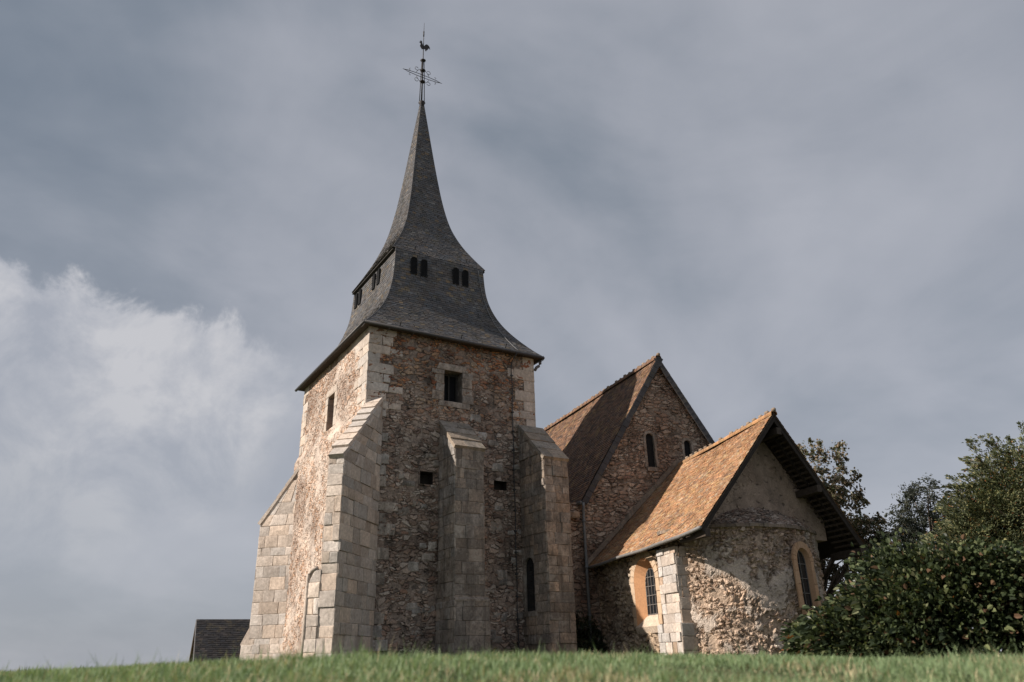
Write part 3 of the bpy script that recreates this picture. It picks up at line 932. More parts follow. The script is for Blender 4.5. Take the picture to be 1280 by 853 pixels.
# ---- flared slate skirt, belfry stage, spire
SK = [(10.38, 3.44), (10.68, 3.16), (11.2, 2.75), (11.75, 2.40), (12.3, 2.15), (12.9, 1.975), (13.5, 1.89), (14.34, 1.84)]
SP = [(14.37, 1.965), (15.0, 1.61), (15.7, 1.27), (16.6, 0.96), (17.75, 0.735), (19.1, 0.555), (20.7, 0.37), (22.3, 0.19), (23.35, 0.07)]


def prof(tab, z):
    zs, hs = zip(*tab)
    return float(np.interp(z, zs, hs))


def smooth_tab(tab, n):
    zs, hs = map(np.array, zip(*tab))
    # arc-length resample through a gentle cubic (Catmull-Rom)
    out = []
    m = len(zs)
    for i in range(m - 1):
        p0 = np.array((zs[max(i - 1, 0)], hs[max(i - 1, 0)])); p1 = np.array((zs[i], hs[i])); p2 = np.array((zs[i + 1], hs[i + 1])); p3 = np.array((zs[min(i + 2, m - 1)], hs[min(i + 2, m - 1)]))
        for k in range(8):
            t = k / 8
            out.append(0.5 * ((2 * p1) + (-p0 + p2) * t + (2 * p0 - 5 * p1 + 4 * p2 - p3) * t * t + (-p0 + 3 * p1 - 3 * p2 + p3) * t ** 3))
    out.append(np.array((zs[-1], hs[-1])))
    out = np.array(out)
    L = np.concatenate([[0], np.cumsum(np.hypot(*np.diff(out, axis=0).T))])
    q = np.linspace(0, L[-1], n)
    return [(float(np.interp(x, L, out[:, 0])), float(np.interp(x, L, out[:, 1]))) for x in q], L[-1]


def square_roof(tab, dy, kfun, mb, under, row_h, tw, base, var, spotp, spots):
    prof_, L = smooth_tab(tab, 200)
    rows = int(L / row_h)

    def hs(t):
        x = t * 199
        i = min(int(max(x, 0)), 198); f = x - i
        z = lerp(prof_[i][0], prof_[i + 1][0], f); h = lerp(prof_[i][1], prof_[i + 1][1], f)
        return z, h, h * kfun(t) + dy(t)
    sides = [((-1, -1), (1, -1)), ((1, -1), (1, 1)), ((1, 1), (-1, 1)), ((-1, 1), (-1, -1))]
    for a, b in sides:
        def P(s, t, a=a, b=b):
            z, hx, hy = hs(t)
            return lerp(T(a[0] * hx, a[1] * hy, z), T(b[0] * hx, b[1] * hy, z), s)
        wl = lambda t, a=a: 2 * (hs(t)[1] if a[1] == b[1] else hs(t)[2])
        tiles(mb, P, rows, wl, tw, tile_pal(base, var, spots, spotp, 0.5, random.uniform(0, 50), (4, L)), thick=0.014, lift=0.02, wob=0.006, gap=0.006, over=0.5, slip=.02)
        slab_under(under, P, 24, 0.012, (0.04, 0.035, 0.03), 1, 0.03)
    # lead-dressed hips
    for sx, sy in ((-1, -1), (1, -1), (1, 1), (-1, 1)):
        pts = []
        for k in range(41):
            z, hx, hy = hs(k / 40)
            pts.append(T(sx * hx, sy * hy, z + .012))
        under.tube(pts, 0.018, 6, (0.09, 0.09, 0.095))
    return hs, L


SL = (0.106, 0.099, 0.097)
mb, un = MB(), MB()
hs_sk, L1 = square_roof(SK, lambda t: 0.354, lambda t: 1.0, mb, un, 0.105, 0.19, SL, 0.22, 0.12, [(0.16, 0.15, 0.14), (0.07, 0.07, 0.075), (0.17, 0.13, 0.085)])
sk = mb.build('skirt_roof', M['slate'], tower)
un.build('boarding', M['wood'], sk)
mb, un = MB(), MB()
hs_sp, L2 = square_roof(SP, lambda t: 0.19 * (1 - t) ** 2, lambda t: 1.0, mb, un, 0.105, 0.18, SL, 0.22, 0.14, [(0.17, 0.155, 0.14), (0.07, 0.07, 0.075), (0.16, 0.12, 0.08)])
sp = mb.build('spire', M['slate'], tower)
un.build('boarding', M['wood'], sp)
# soffit under the spire's eave and under the skirt's eave
mb = MB()
for z, o_, ox, oy in ((14.335, 0.0, 1.96, 2.15),):
    mb.box(T(0, 0, z), TX, TY, TZ, -ox, ox, -oy, oy, -.05, -.012, (0.05, 0.045, 0.04))
mb.build('soffit', M['wood'], sp)
mb = MB()
mb.box(T(0, 0, 10.36), TX, TY, TZ, -3.42, 3.42, -3.77, 3.77, -.03, -.008, (0.07, 0.055, 0.045))
mb.build('soffit', M['wood'], sk)

# bell openings, inner shade painted as near-black panels: pairs on each seen side
def bell_opening(O, U, N, x, zc0, zc1, wd):
    mb = MB()
    r = wd / 2
    a = arch_pts(r, zc1 - r * .8, zc1, zc0, 8)
    P = lambda x_, z_, n_: O + U * (x + x_) + TZ * z_ + N * n_
    mb.add([P(x_, z_, .035) for x_, z_ in a], [tuple(range(len(a)))], (0.008, 0.008, 0.009))
    b = arch_pts(r + .02, zc1 - r * .8, zc1 + .02, zc0 - .03, 8)
    for k in range(len(a) - 1):
        mb.quad(P(*a[k], .035), P(*b[k], .06), P(*b[k + 1], .06), P(*a[k + 1], .035), (0.03, 0.03, 0.032))
        mb.quad(P(*b[k], .06), P(*b[k], -.02), P(*b[k + 1], -.02), P(*b[k + 1], .06), (0.03, 0.03, 0.032))
    mb.quad(P(-r - .035, zc0 - .03, .06), P(r + .035, zc0 - .03, .06), P(r, zc0, .035), P(-r, zc0, .035), (0.03, 0.03, 0.032))
    mb.build('bell_opening', M['dark'], tower)


for x in (-1.13, -0.72, 0.62, 1.03):
    bell_opening(T(0, -1.84 - .354 - .055, 0), TX, -TY, x, 13.42, 14.08, 0.215)
for y in (-0.72, -0.24, 1.28, 1.7):
    bell_opening(T(-1.84 - .05, 0, 0), -TY, -TX, -y, 13.5, 14.14, 0.2)

# gutter along the left, front and right eaves, bracketed, with the hooked outlet on the right
mb = MB()
ex, ey, ez = 3.44, 3.794, 10.34
gp = [T(-ex - .03, ey + .03, ez), T(-ex - .03, -ey - .03, ez), T(ex + .03, -ey - .03, ez), T(ex + .03, ey + .03, ez)]
for a, b in zip(gp[:-1], gp[1:]):
    mb.tube([a, b], 0.055, 10, (0.05, 0.046, 0.045))
for k in range(9):
    q = lerp(gp[1], gp[2], k / 8)
    mb.tube([q + TZ * .07, q - TZ * .08, q + TY * .25 - TZ * .1], 0.012, 5, (0.1, 0.09, 0.088))
mb.build('gutter', M['zinc'], tower)
mb = MB()
q = T(ex + .02, -ey + .2, ez - .04)
mb.tube([q, q - TZ * .12, q - TZ * .22 - TX * .06, q - TZ * .3 - TX * .17, q - TZ * .42 - TX * .24], 0.055, 10, (0.12, 0.11, 0.11))
mb.build('downpipe', M['zinc'], tower)
# lightning conductor tape: down the hip and the front wall
mb = MB()
pts = [T(hs_sk(t)[1] - .25 + .0, -hs_sk(t)[2] - .035, hs_sk(t)[0] + .02) for t in np.linspace(0.95, 0.0, 24)]
pts = [T(lerp(1.62, 2.42, (k / 23) ** 1.3), -hs_sk(t)[2] - .035, hs_sk(t)[0] + .02) for k, t in enumerate(np.linspace(0.97, 0.01, 24))]
mb.tube(pts, 0.014, 5, (0.2, 0.2, 0.2))
pts = [T(2.30, -ey - .08, 10.3), T(2.22, -TB - .09, 10.05)] + [T(2.215 + .012 * math.sin(z * 3), -TB - .045, z) for z in np.linspace(9.8, 0.1, 30)]
mb.tube(pts, 0.017, 6, (0.06, 0.06, 0.062))
for z in np.linspace(9.5, 0.6, 14):
    mb.box(T(2.215, -TB - .06, z), TX, TZ, -TY, -.04, .04, -.02, .02, -.06, .025, (0.07, 0.07, 0.07))
mb.build('lightning_conductor', M['iron'], tower)
# roof hooks seen as dots near the eaves
for x, t, f_, par in ((-2.2, .03, hs_sk, sk), (0.1, .03, hs_sk, sk), (1.9, .03, hs_sk, sk), (-1.0, .03, hs_sp, sp), (1.2, .03, hs_sp, sp)):
    mb = MB()
    z, hx, hy = f_(t)
    mb.tube([T(x, -hy - .02, z), T(x, -hy - .1, z + .1), T(x, -hy - .06, z + .16)], 0.022, 6, (0.03, 0.03, 0.03))
    mb.build('roof_hook', M['iron'], par)

# finial: twin posts, cross with scrolls, weathercock, needle
IR = (0.045, 0.04, 0.04)
mb = MB()
mb.tube([T(0, 0, 23.2), T(0, 0, 23.42), T(0, 0, 23.5), T(0, 0, 23.56)], [.1, .1, .16, .12], 12, IR)
for s in (-1, 1):
    mb.tube([T(s * .12, 0, 23.5), T(s * .085, 0, 25.0), T(s * .05, 0, 26.0)], 0.021, 6, IR)
mb.tube([T(0, .09, 23.5), T(0, .04, 26.0)], 0.022, 6, IR)
mb.tube([T(0, 0, 23.5), T(0, 0, 26.35), T(0, 0, 26.9), T(0, 0, 27.5), T(0.01, 0, 28.3)], [.024, .024, .02, .015, .008], 6, IR)
mb.tube([T(0, 0, 27.45), T(0, 0, 27.75)], 0.034, 6, IR)
for z, r_ in ((24.72, .17), (25.38, .17), (25.98, .17)):
    mb.tube([T(0, 0, z - .04), T(0, 0, z), T(0, 0, z + .04)], [.05, r_ * .8, .05], 8, IR)
fin = mb.build('finial', M['iron'], tower)
mb = MB()
zc = 25.05
for dz in (-.07, .07):
    mb.tube([T(-.8, 0, zc + dz * .5), T(-.3, 0, zc + dz), T(.3, 0, zc + dz), T(.8, 0, zc + dz * .5)], 0.015, 5, IR)
for s in (-1, 1):
    mb.tube([T(s * .8, 0, zc), T(s * 1.0, 0, zc)], [.028, .006], 5, IR)
    for sz in (-1, 1):
        mb.tube([T(s * .02, 0, zc + sz * .42), T(s * .2, 0, zc + sz * .3), T(s * .32, 0, zc + sz * .12)], 0.012, 5, IR)
        mb.tube([T(s * .3, 0, zc + sz * .32) + TX * (s * .09 * math.cos(a)) + TZ * (sz * .09 * math.sin(a)) for a in np.linspace(-2.2, 2.6, 9)], 0.012, 5, IR)
        mb.tube([T(s * .62, 0, zc + sz * .05), T(s * .68, 0, zc + sz * .17), T(s * .6, 0, zc + sz * .2)], 0.012, 5, IR)
mb.build('cross', M['iron'], fin)
# weathercock silhouette, beak to the left
ck = [(-.30, .30), (-.22, .34), (-.24, .42), (-.17, .47), (-.10, .42), (-.10, .32), (-.05, .2), (.06, .14), (.12, .26), (.2, .34), (.32, .32), (.42, .2), (.46, .02), (.4, .1), (.34, .06), (.3, -.06), (.24, -.1), (.2, -.22), (.14, -.22), (.12, -.1), (.0, -.12), (-.1, -.2), (-.16, -.1), (-.24, .02), (-.2, .14), (-.2, .26)]
mb = MB()
cz = 26.78
prism(mb, [T(x * .75, -.01, cz + z * .75) for x, z in ck], TY * .024, IR)
mb.build('weathercock', M['iron'], fin)

# ================================================================== THE NAVE
GB = Vector((2.4, 27.0, 0))
NG = Vector((math.sin(R(75)), math.cos(R(75)), 0)); NN = Vector((math.sin(R(165)), math.cos(R(165)), 0))
NB = Vector((math.sin(R(-22.9)), math.cos(R(-22.9)), 0))     # ridge direction, away
Gp = lambda s, z, n=0.0: GB + NG * s + NN * n + TZ * z
nave = empty('church_nave', Gp(3.3, 0), 'rubble stone nave with steep brown tiled roof and two narrow gable lancets', 'church')
AP_S, AP_Z = 3.37, 10.9
E_S, E_Z = -0.02, 5.36
E2_S, E2_Z = 6.85, 5.0
slopeL = (AP_Z - E_Z) / (AP_S - E_S); slopeR = (AP_Z - E2_Z) / (E2_S - AP_S)
WIN1 = (2.76, 0.155, 6.55, 7.68, 7.84)
WIN2 = (4.29, 0.14, 6.3, 7.5, 7.64)


def gable_top(s):
    return min(AP_Z - (AP_S - s) * slopeL, AP_Z - (s - AP_S) * slopeR) - 0.12


mb = MB()
us = frange(0.0, 6.6, STEP)


def in_win(u, v, W_, pad=0.0):
    c_, r_, b_, sp_, tp_ = W_
    if abs(u - c_) > r_ + pad or v < b_ - .03: return False
    if v < sp_: return True
    return ((u - c_) / (r_ + pad)) ** 2 + ((v - sp_) / (tp_ - sp_ + pad)) ** 2 < 1


N_V = 220
tt = [k / N_V for k in range(N_V + 1)]
us2 = us
gv = lambda u, t: lerp(BASE, gable_top(u), t)
o0 = mb.nv
mb.grid(lambda u, t: Gp(u, gv(u, t)), us2, tt, lambda u, t: in_win(u, gv(u, t), WIN1, .05) or in_win(u, gv(u, t), WIN2, .05))
for i_ in range(len(mb.f)):
    if mb.uv[i_] is not None:
        mb.uv[i_] = [(u, gv(u, t)) for u, t in mb.uv[i_]]
# side walls and back
NL = 15.0
mb.grid(lambda u, v: Gp(0.0, v) + NB * (NL - u), frange(0, NL, 0.1), frange(BASE, 5.35, 0.1))
mb.grid(lambda u, v: Gp(6.6, v) + NB * u, frange(0, NL, 0.3), frange(BASE, 5.3, 0.3))
prism(mb, [Gp(0, BASE) + NB * NL, Gp(6.6, BASE) + NB * NL, Gp(6.6, 5.3) + NB * NL, Gp(AP_S, AP_Z - .15) + NB * NL, Gp(0, 5.3) + NB * NL], NB * .2, (0.3, 0.25, 0.2))
mb.build('wall', M['gable_rubble'], nave)
for W_ in (WIN1, WIN2):
    c_, r_, b_, sp_, tp_ = W_
    arched_opening(nave, Gp(c_, 0), NG, NN, r_, b_, sp_, tp_, 0.1, 0.1, (0.33, 0.26, 0.21), M['ashlar'], ring_n=5, sill=True, bars=(0, 0), proud=0.008, glass=False)
# roof
VO = 0.16      # verge oversail
RL = 15.2
e0 = Gp(E_S - .12, E_Z - .12 * slopeL + .02, VO); a0 = Gp(AP_S, AP_Z, VO)
e1 = e0 - NN * VO + NB * RL; a1 = a0 - NN * VO + NB * RL
PL = lambda s, t: lerp(lerp(e1, e0, s), lerp(a1, a0, s), t) + TZ * (.035 * math.sin(s * 17 + 2 * t) * math.sin(t * 5 + s * 4) - .09 * math.sin(math.pi * s) * t)
f0 = Gp(E2_S, E2_Z, VO); f1 = f0 - NN * VO + NB * RL
PR = lambda s, t: lerp(lerp(f0, f1, s), lerp(a0, a1, s), t)
mb, un = MB(), MB()
ORG = (0.2, 0.118, 0.078)
tiles(mb, PL, 58, lambda t: RL, 0.18, tile_pal(ORG, 0.26, [(0.13, 0.085, 0.064), (0.26, 0.15, 0.09), (0.1, 0.07, 0.056)], 0.3, 0.6, 3.1, (15, 6)), slip=0.03)
tiles(mb, PR, 40, lambda t: RL, 0.3, tile_pal(ORG, 0.26, [(0.14, 0.085, 0.06), (0.32, 0.17, 0.09)], 0.3, 0.6, 9.1, (15, 6)))
slab_under(un, PL, 6, 0.02, (0.05, 0.04, 0.032), 4, 0.05); slab_under(un, PR, 6, 0.02, (0.05, 0.04, 0.032), 4, 0.05)
nr = mb.build('roof', M['tile'], nave)
un.build('boarding', M['wood'], nr)
# verge: dark slate-hung boards following both rakes
mb = MB()
for (e, sgn) in ((Gp(E_S - .12, E_Z - .12 * slopeL + .02, VO + .005), 1), (Gp(E2_S, E2_Z, VO + .005), -1)):
    a = Gp(AP_S, AP_Z, VO + .005)
    dr = (a - e).normalized(); Ln = (a - e).length
    dn = dr.cross(NN)
    if dn.z > 0: dn = -dn
    k = 0; x = 0
    while x < Ln - .01:
        x2 = min(x + .24, Ln)
        wd = 0.21 + random.uniform(-.008, .008)
        n0 = .03 + random.uniform(0, .01)
        q = [e + dr * x, e + dr * (x2 + .03), e + dr * (x2 + .03) + dn * wd, e + dr * x + dn * wd]
        mb.hexa([q[0], q[1], q[2], q[3], q[0] + NN * (n0 + .012), q[1] + NN * n0, q[2] + NN * n0, q[3] + NN * (n0 + .012)], jit((0.05, 0.047, 0.05), .2))
        x = x2
mb.build('verge_slates', M['slate'], nave)


def ridge(parent, a, b, rad, seg_l, base, mat, bump=0.012):
    mb = MB()
    dr = (b - a); L_ = dr.length; dr.normalize()
    sd = dr.cross(TZ).normalized()
    n = int(L_ / seg_l)
    for k in range(n):
        x0_, x1_ = L_ * k / n - .02, L_ * (k + 1) / n + .02
        c_ = jit(base, .2, .08)
        r0, r1 = rad + bump + random.uniform(-.006, .006), rad - bump * .4
        ring = lambda x, r: [a + dr * x + sd * (r * math.cos(t)) + TZ * (r * math.sin(t) - .04) for t in np.linspace(-.35, math.pi + .35, 10)]
        A_, B_ = ring(x0_, r0), ring(x1_, r1)
        A2 = ring(x0_, r0 - .02)
        vs_ = A_ + B_ + A2
        fs_ = [(i, i + 1, 11 + i, 10 + i) for i in range(9)] + [(20 + i, 21 + i, i + 1, i) for i in range(9)]
        mb.add(vs_, fs_, c_, False)
        # lime bedding lump at each joint
        if random.random() < .8:
            rr = random.uniform(.05, .085)
            p_ = a + dr * x0_ + TZ * (rad - .05)
            mb.tube([p_ - dr * .06, p_ - dr * .03 + TZ * .02, p_ + dr * .03 + TZ * .02, p_ + dr * .06], [.03, rr, rr, .03], 7, jit((0.3, 0.23, 0.17), .15))
    return mb.build('ridge_tiles', mat, parent)


ridge(nr, a0 - NB * .02, a1, 0.12, 0.36, (0.21, 0.125, 0.085), M['tile'])
# eave gutter and the downpipe in the angle with the tower
mb = MB()
mb.tube([e0 + NN * .05 - TZ * .06 - NG * .05, e1 - TZ * .06 - NG * .05], 0.07, 10, (0.1, 0.1, 0.1))
mb.build('gutter', M['zinc'], nave)
mb = MB()
dpx = [Gp(-.1, 5.12, .2), Gp(-.12, 4.98, .24), Gp(-.1, 4.86, .16)] + [Gp(-.1, z, .14) for z in (4.6, 3.0, -.3)]
mb.tube(dpx, 0.052, 10, (0.16, 0.17, 0.175))
for z in (4.5, 2.95, 1.4):
    mb.tube([Gp(-.1, z - .05, .14), Gp(-.1, z + .05, .14)], 0.066, 10, (0.15, 0.16, 0.165))
mb.build('downpipe', M['zinc'], nave)
# the masonry filling the angle between tower buttress and nave, with its projecting corbel
mb = MB()
Oa = Gp(-.98, 0, .02)
mb.grid(lambda u, v: Oa + NG * u + TZ * v, frange(0, .96, .05), frange(BASE, 5.15, .05))
prism(mb, [Gp(-.98, BASE, -.6), Gp(-.02, BASE, -.6), Gp(-.02, BASE, -.05), Gp(-.98, BASE, -.05)], TZ * 5.7, (0.3, 0.25, 0.2))
mb.build('wall', M['gable_rubble'], nave)
mb = MB()
stone_block(mb, Gp(-.62, 0, .2), NG, TZ, NN, (-.3, .34, .32, -.26, 4.58, 4.8), (0.42, 0.31, 0.22), .1, ch=.04)
mb.box(Gp(-.62, 0, 0), NG, TZ, NN, -.26, .3, 4.6, 4.78, -.05, .24, (0.4, 0.3, 0.22))
mb.build('corbel', M['ashlar'], nave)

# ================================================================== THE CHANCEL
CA = Vector((4.824, 20.2, 3.185))
CG = Vector((math.sin(R(62)), math.cos(R(62)), 0)); CN = Vector((math.sin(R(152)), math.cos(R(152)), 0))
CD = Vector((-0.336, 0.942, 0)).normalized()
CL = Vector((-CD.y, CD.x, 0))
if CL.x > 0: CL = -CL
chancel = empty('church_chancel', CA + CG * 3 + CD * 3 - TZ * 3.185, 'low chancel with orange tiled roof and rounded rubble apse', 'church')
Q = lambda t, e, z: Vector((CA.x, CA.y, 0)) + CG * t + CD * e + TZ * z
A0 = CA.copy()
C0 = Vector((10.28, 23.1, 2.94))
P_apex = Vector((7.73, 21.74, 6.69))
A1 = Gp(-.0, 2.98, -.06); P1_ = Gp(3.86, 6.71, -.06); C1 = Gp(7.6, 2.9, -.06)
PCL = lambda s, t: lerp(lerp(A1, A0, s), lerp(P1_, P_apex, s), t) - TZ * (0.10 * math.sin(math.pi * s) * (0.4 + .6 * t) - .022 * math.sin(s * 13 + t * 3) * math.sin(3 + t * 6 + s * 5))
PCR = lambda s, t: lerp(lerp(C0, C1, s), lerp(P_apex, P1_, s), t)
mb, un = MB(), MB()
CT = (0.42, 0.24, 0.135)
pal = tile_pal(CT, 0.15, [(0.46, 0.3, 0.16), (0.33, 0.18, 0.105), (0.42, 0.31, 0.21), (0.29, 0.18, 0.12)], 0.34, 0.7, 5.3, (7, 5))
tiles(mb, PCL, 58, lambda t: lerp(7.2, 6.3, t), 0.15, pal, slip=0.05, wob=.008, thick=.014, lift=.019)
tiles(mb, PCR, 36, lambda t: 6.5, 0.2, pal)
slab_under(un, PCL, 6, 0.02, (0.06, 0.045, 0.034), 4, 0.03); slab_under(un, PCR, 6, 0.02, (0.06, 0.045, 0.034), 4, 0.03)
cr = mb.build('roof', M['tile'], chancel)
un.build('boarding', M['wood'], cr)
ridge(cr, P_apex, P1_ - TZ * .03, 0.1, 0.36, (0.4, 0.23, 0.12), M['tile'], .006)
# timber of the deep verge: barge rafters, inner rafters, battens, purlin ends
mb = MB()
WD = (0.045, 0.036, 0.03)
for (ft, ap_, k_) in ((A0, P_apex, 0), (C0, P_apex, 1)):
    dr = (ap_ - ft); Ln = dr.length; dr.normalize()
    for e, hgt_, w_ in ((0.03, .11, .05), (0.5, .1, .08), (0.95, .1, .08)):
        f2 = lerp(ft, A1 if k_ == 0 else C1, e / 7.0) - TZ * (.07 + .03 * e); a2 = lerp(P_apex, P1_, e / 6.47) - TZ * (.09 + .06 * e)
        d2 = (a2 - f2).normalized()
        nn = d2.cross(CD)
        if nn.z > 0: nn = -nn
        q = [f2, a2, a2 + nn * hgt_, f2 + nn * hgt_]
        mb.hexa([p_ for p_ in q] + [p_ + CD * w_ for p_ in q], jit(WD, .15))
    n_b = 26
    for i in range(n_b):
        p_ = lerp(ft, ap_, (i + .5) / n_b) - TZ * .12
        mb.hexa([p_ + dr * a_ + CD * b_ - TZ * c_ for (a_, b_, c_) in ((-.02, .1, .03), (.02, .1, .03), (.02, 1.15, .03), (-.02, 1.15, .03), (-.02, .1, 0), (.02, .1, 0), (.02, 1.15, 0), (-.02, 1.15, 0))], jit((0.09, 0.07, 0.055), .2))
vf = mb.build('verge_rafters', M['wood'], chancel)
for (ft, fr_) in ((C0, .52), (A0, .06), (C0, .05), (C0, .96)):
    mb = MB()
    p_ = lerp(ft, P_apex, fr_) - TZ * (.36 if fr_ < .9 else .4)
    mb.box(p_, CG, TZ, CD, -.09, .09, -.1, .1, .02, 1.3, jit((0.075, 0.058, 0.046), .1))
    mb.build('purlin', M['wood'], chancel)
# gable wall above the apse
GE = 1.05
mb = MB()
gl, gr, ga = lerp(A0, A1, GE / 7.2), lerp(C0, C1, GE / 6.0), lerp(P_apex, P1_, GE / 6.47)
W_g = (gr - gl); W_g.z = 0; Lg = W_g.length; Ug = W_g.normalized(); Ng = CN
apx = (ga - gl).dot(Ug)


def ctop(s):
    z = lerp(gl.z, ga.z, s / apx) if s < apx else lerp(ga.z, gr.z, (s - apx) / (Lg - apx))
    return z - .16


cg_v = lambda u, t: lerp(3.2, ctop(u), t)
Og = Vector((gl.x, gl.y, 0))
k0 = len(mb.f)
mb.grid(lambda u, t: Og + Ug * u + TZ * cg_v(u, t), frange(.3, Lg - .85, .05), [k / 80 for k in range(81)])
for i_ in range(k0, len(mb.f)):
    mb.uv[i_] = [(u, cg_v(u, t)) for u, t in mb.uv[i_]]
for u_, sg in ((.3, 1), (Lg - .85, -1)):
    zt_ = ctop(u_) - .02
    mb.grid(lambda a, v: Og + Ug * u_ + CD * (a if sg < 0 else 1.9 - a) + TZ * v, frange(0, 1.9, .1), frange(3.2, max(zt_, 3.3), .1))
for u0_, u1_ in ((.3, 1.3), (Lg - 2.2, Lg - .85)):
    mb.quad(Og + Ug * u0_ + TZ * 3.2, Og + Ug * u0_ + CD * 1.9 + TZ * 3.2, Og + Ug * u1_ + CD * 1.9 + TZ * 3.2, Og + Ug * u1_ + TZ * 3.2)
mb.build('gable_wall', M['plaster'], chancel)
# vertical scar strips on the gable plaster
# apse
EC, ER_A, ER_B = 2.7, 2.88, 2.36


def apse_pt(ph, z, out=0.0):
    c_, s_ = math.cos(ph), math.sin(ph)
    return Q(3.12 - (ER_A + out) * c_, EC - (ER_B + out) * s_, z)


PH0, PH1 = 0.02, math.pi - 0.02
arcn = 190
phs = np.linspace(PH0, PH1, arcn + 1)
arc = [0.0]
for p0_, p1_ in zip(phs[:-1], phs[1:]):
    arc.append(arc[-1] + (apse_pt(p1_, 0) - apse_pt(p0_, 0)).length)
ph_of = lambda u: float(np.interp(u, arc, phs))
PHW = math.radians(105)
u_w = float(np.interp(PHW, phs, arc))
WA_ = (u_w, 0.34, 1.2, 2.46, 2.84)
CZ = 3.38
mb = MB()
mb.grid(lambda u, v: apse_pt(ph_of(u), v, 0.06 * max(0, (1.0 - v)) * .5), list(np.linspace(0, arc[-1], arcn + 1)), frange(BASE, CZ, STEP), lambda u, v: in_win(u, v, WA_, .1), edge_free=('l', 'r'))
mb.build('apse_wall', M['apse_rubble'], chancel)
mb = MB()
# string course, then the stone weathering sloping back to the gable
seg = 60
for k in range(seg):
    a_, b_ = lerp(PH0, PH1, k / seg), lerp(PH0, PH1, (k + 1) / seg)
    c_ = jit((0.26, 0.2, 0.155), .2, .05)
    z0_, z1_ = CZ - .02 + random.uniform(-.008, .008), CZ + .07 + random.uniform(-.012, .012)
    o_ = .05 + random.uniform(-.015, .02)
    mb.hexa([apse_pt(a_, z0_, -.1), apse_pt(b_, z0_, -.1), apse_pt(b_, z0_, o_), apse_pt(a_, z0_, o_), apse_pt(a_, z1_, -.1), apse_pt(b_, z1_, -.1), apse_pt(b_, z1_, o_ - .01), apse_pt(a_, z1_, o_ - .01)], c_)
mb.build('string_course', M['coping'], chancel)
mb = MB()


def weather(u, t):
    ph = ph_of(u)
    p_ = apse_pt(ph, CZ + .06, .0)
    # run back and up to the gable plane
    rel_ = (p_ - Og).dot(CN)
    if rel_ < 0.03:
        return p_ + TZ * (.02 * t)
    back_ = p_ - CN * (rel_ + .05) 
    zz_ = CZ + .06 + min(1.0, rel_ * 0.82 + .12) 
    q_ = Vector((back_.x, back_.y, zz_))
    return lerp(p_, q_, t)


mb.grid(weather, list(np.linspace(.3, arc[-1] - .3, 150)), [k / 26 for k in range(27)])
for i_ in range(len(mb.f)):
    mb.uv[i_] = [(u, t * 1.4) for u, t in mb.uv[i_]]
mb.build('apse_weathering', M['front_rubble'], chancel)
# apse window
pw = apse_pt(PHW, 0, 0.0)
tg = (apse_pt(PHW + .02, 0) - apse_pt(PHW - .02, 0)).normalized()
nw = tg.cross(TZ)
if nw.y > 0: nw = -nw
BRK = (0.5, 0.32, 0.2)
arched_opening(chancel, pw + nw * .03, tg, nw, 0.34, 1.2, 2.48, 2.84, 0.15, 0.18, BRK, M['brick'], splay=0.05, bars=(2, 4), ring_n=11, sill=True)
# left wall
mb = MB()
WO = .32
Lw = (A1 - A0).length
LW_ = (3.9, 0.66, 0.93, 2.2, 2.86)
lp = lambda e, z: Vector((A0.x, A0.y, 0)) - CL * WO + CD * e + TZ * z
mb.grid(lambda u, v: lp(7.15 - u, v), frange(0, 5.35, STEP), frange(BASE, 3.0, STEP), lambda u, v: in_win(7.15 - u, v, LW_, .12))
# right wall, unseen but solid
mb.grid(lambda u, v: Q(5.95, 2.6 + u, v), frange(0, 5, .2), frange(BASE, 2.9, .2))
mb.build('wall', M['chancel_rubble'], chancel)
CRM = (0.6, 0.44, 0.3)
arched_opening(chancel, lp(LW_[0], 0), -CD, CL, LW_[1], LW_[2], LW_[3], LW_[4], 0.24, 0.22, (0.54, 0.29, 0.15), M['brick'], splay=0.3, bars=(4, 5), sill_rise=0.3, ring_n=13, sill=False, jamb=.3, ring_base=(0.57, 0.42, 0.29))
mb = MB()
# broad sloping sill and pale render round the opening
O_s = lp(LW_[0], 0)
r_, rb2 = LW_[1], LW_[1] - .3
P = lambda x, z, n: O_s - CD * x + TZ * z + CL * n
mb.hexa([P(-r_ - .1, .72, -.02), P(r_ + .1, .72, -.02), P(rb2 + .1, 1.0, -.26), P(-rb2 - .1, 1.0, -.26), P(-r_ - .1, .9, .05), P(r_ + .1, .9, .05), P(rb2, 1.24, -.235), P(-rb2, 1.24, -.235)], (0.62, 0.5, 0.39))
mb.build('sill', M['pale_ashlar'], chancel)
# pier at the corner of chancel and apse
mb = MB()
Opi = lp(0, 0)
for (v0_, v1_, e0_, e1_, pr_) in ((BASE, .9, 1.72, 2.9, .22), (.9, 2.93, 1.82, 2.78, .11)):
    ashlar(mb, Opi + CL * pr_, CD, TZ, CL, v0_, v1_, lambda z: (e0_, e1_), .26, .38, (0.6, 0.53, 0.47), .16, rough=.06, odd=(.2, (.5, .36, .26)))
    ashlar(mb, Opi + CD * e0_, CL, TZ, -CD, v0_, v1_, lambda z: (-.6, pr_), .3, .5, (0.5, 0.42, 0.35), .12, rough=.03)
    ashlar(mb, Opi + CD * e1_, CL, TZ, CD, v0_, v1_, lambda z: (-.1, pr_), .3, .5, (0.5, 0.42, 0.35), .12, rough=.03)
    mb.box(Opi, CD, TZ, CL, e0_ + .02, e1_ - .02, v0_, v1_ - .004, -.6, pr_ - .02, (0.45, 0.38, 0.3))
pier = mb.build('pier', M['pale_ashlar'], chancel)
# zinc gutter along the left eave
mb = MB()
gpts = [PCL(s, 0) + CL * .05 - TZ * .05 for s in np.linspace(0.0, 1.0, 14)]
mb.tube(gpts, 0.05, 9, (0.2, 0.19, 0.18))
mb.build('gutter', M['zinc'], chancel)
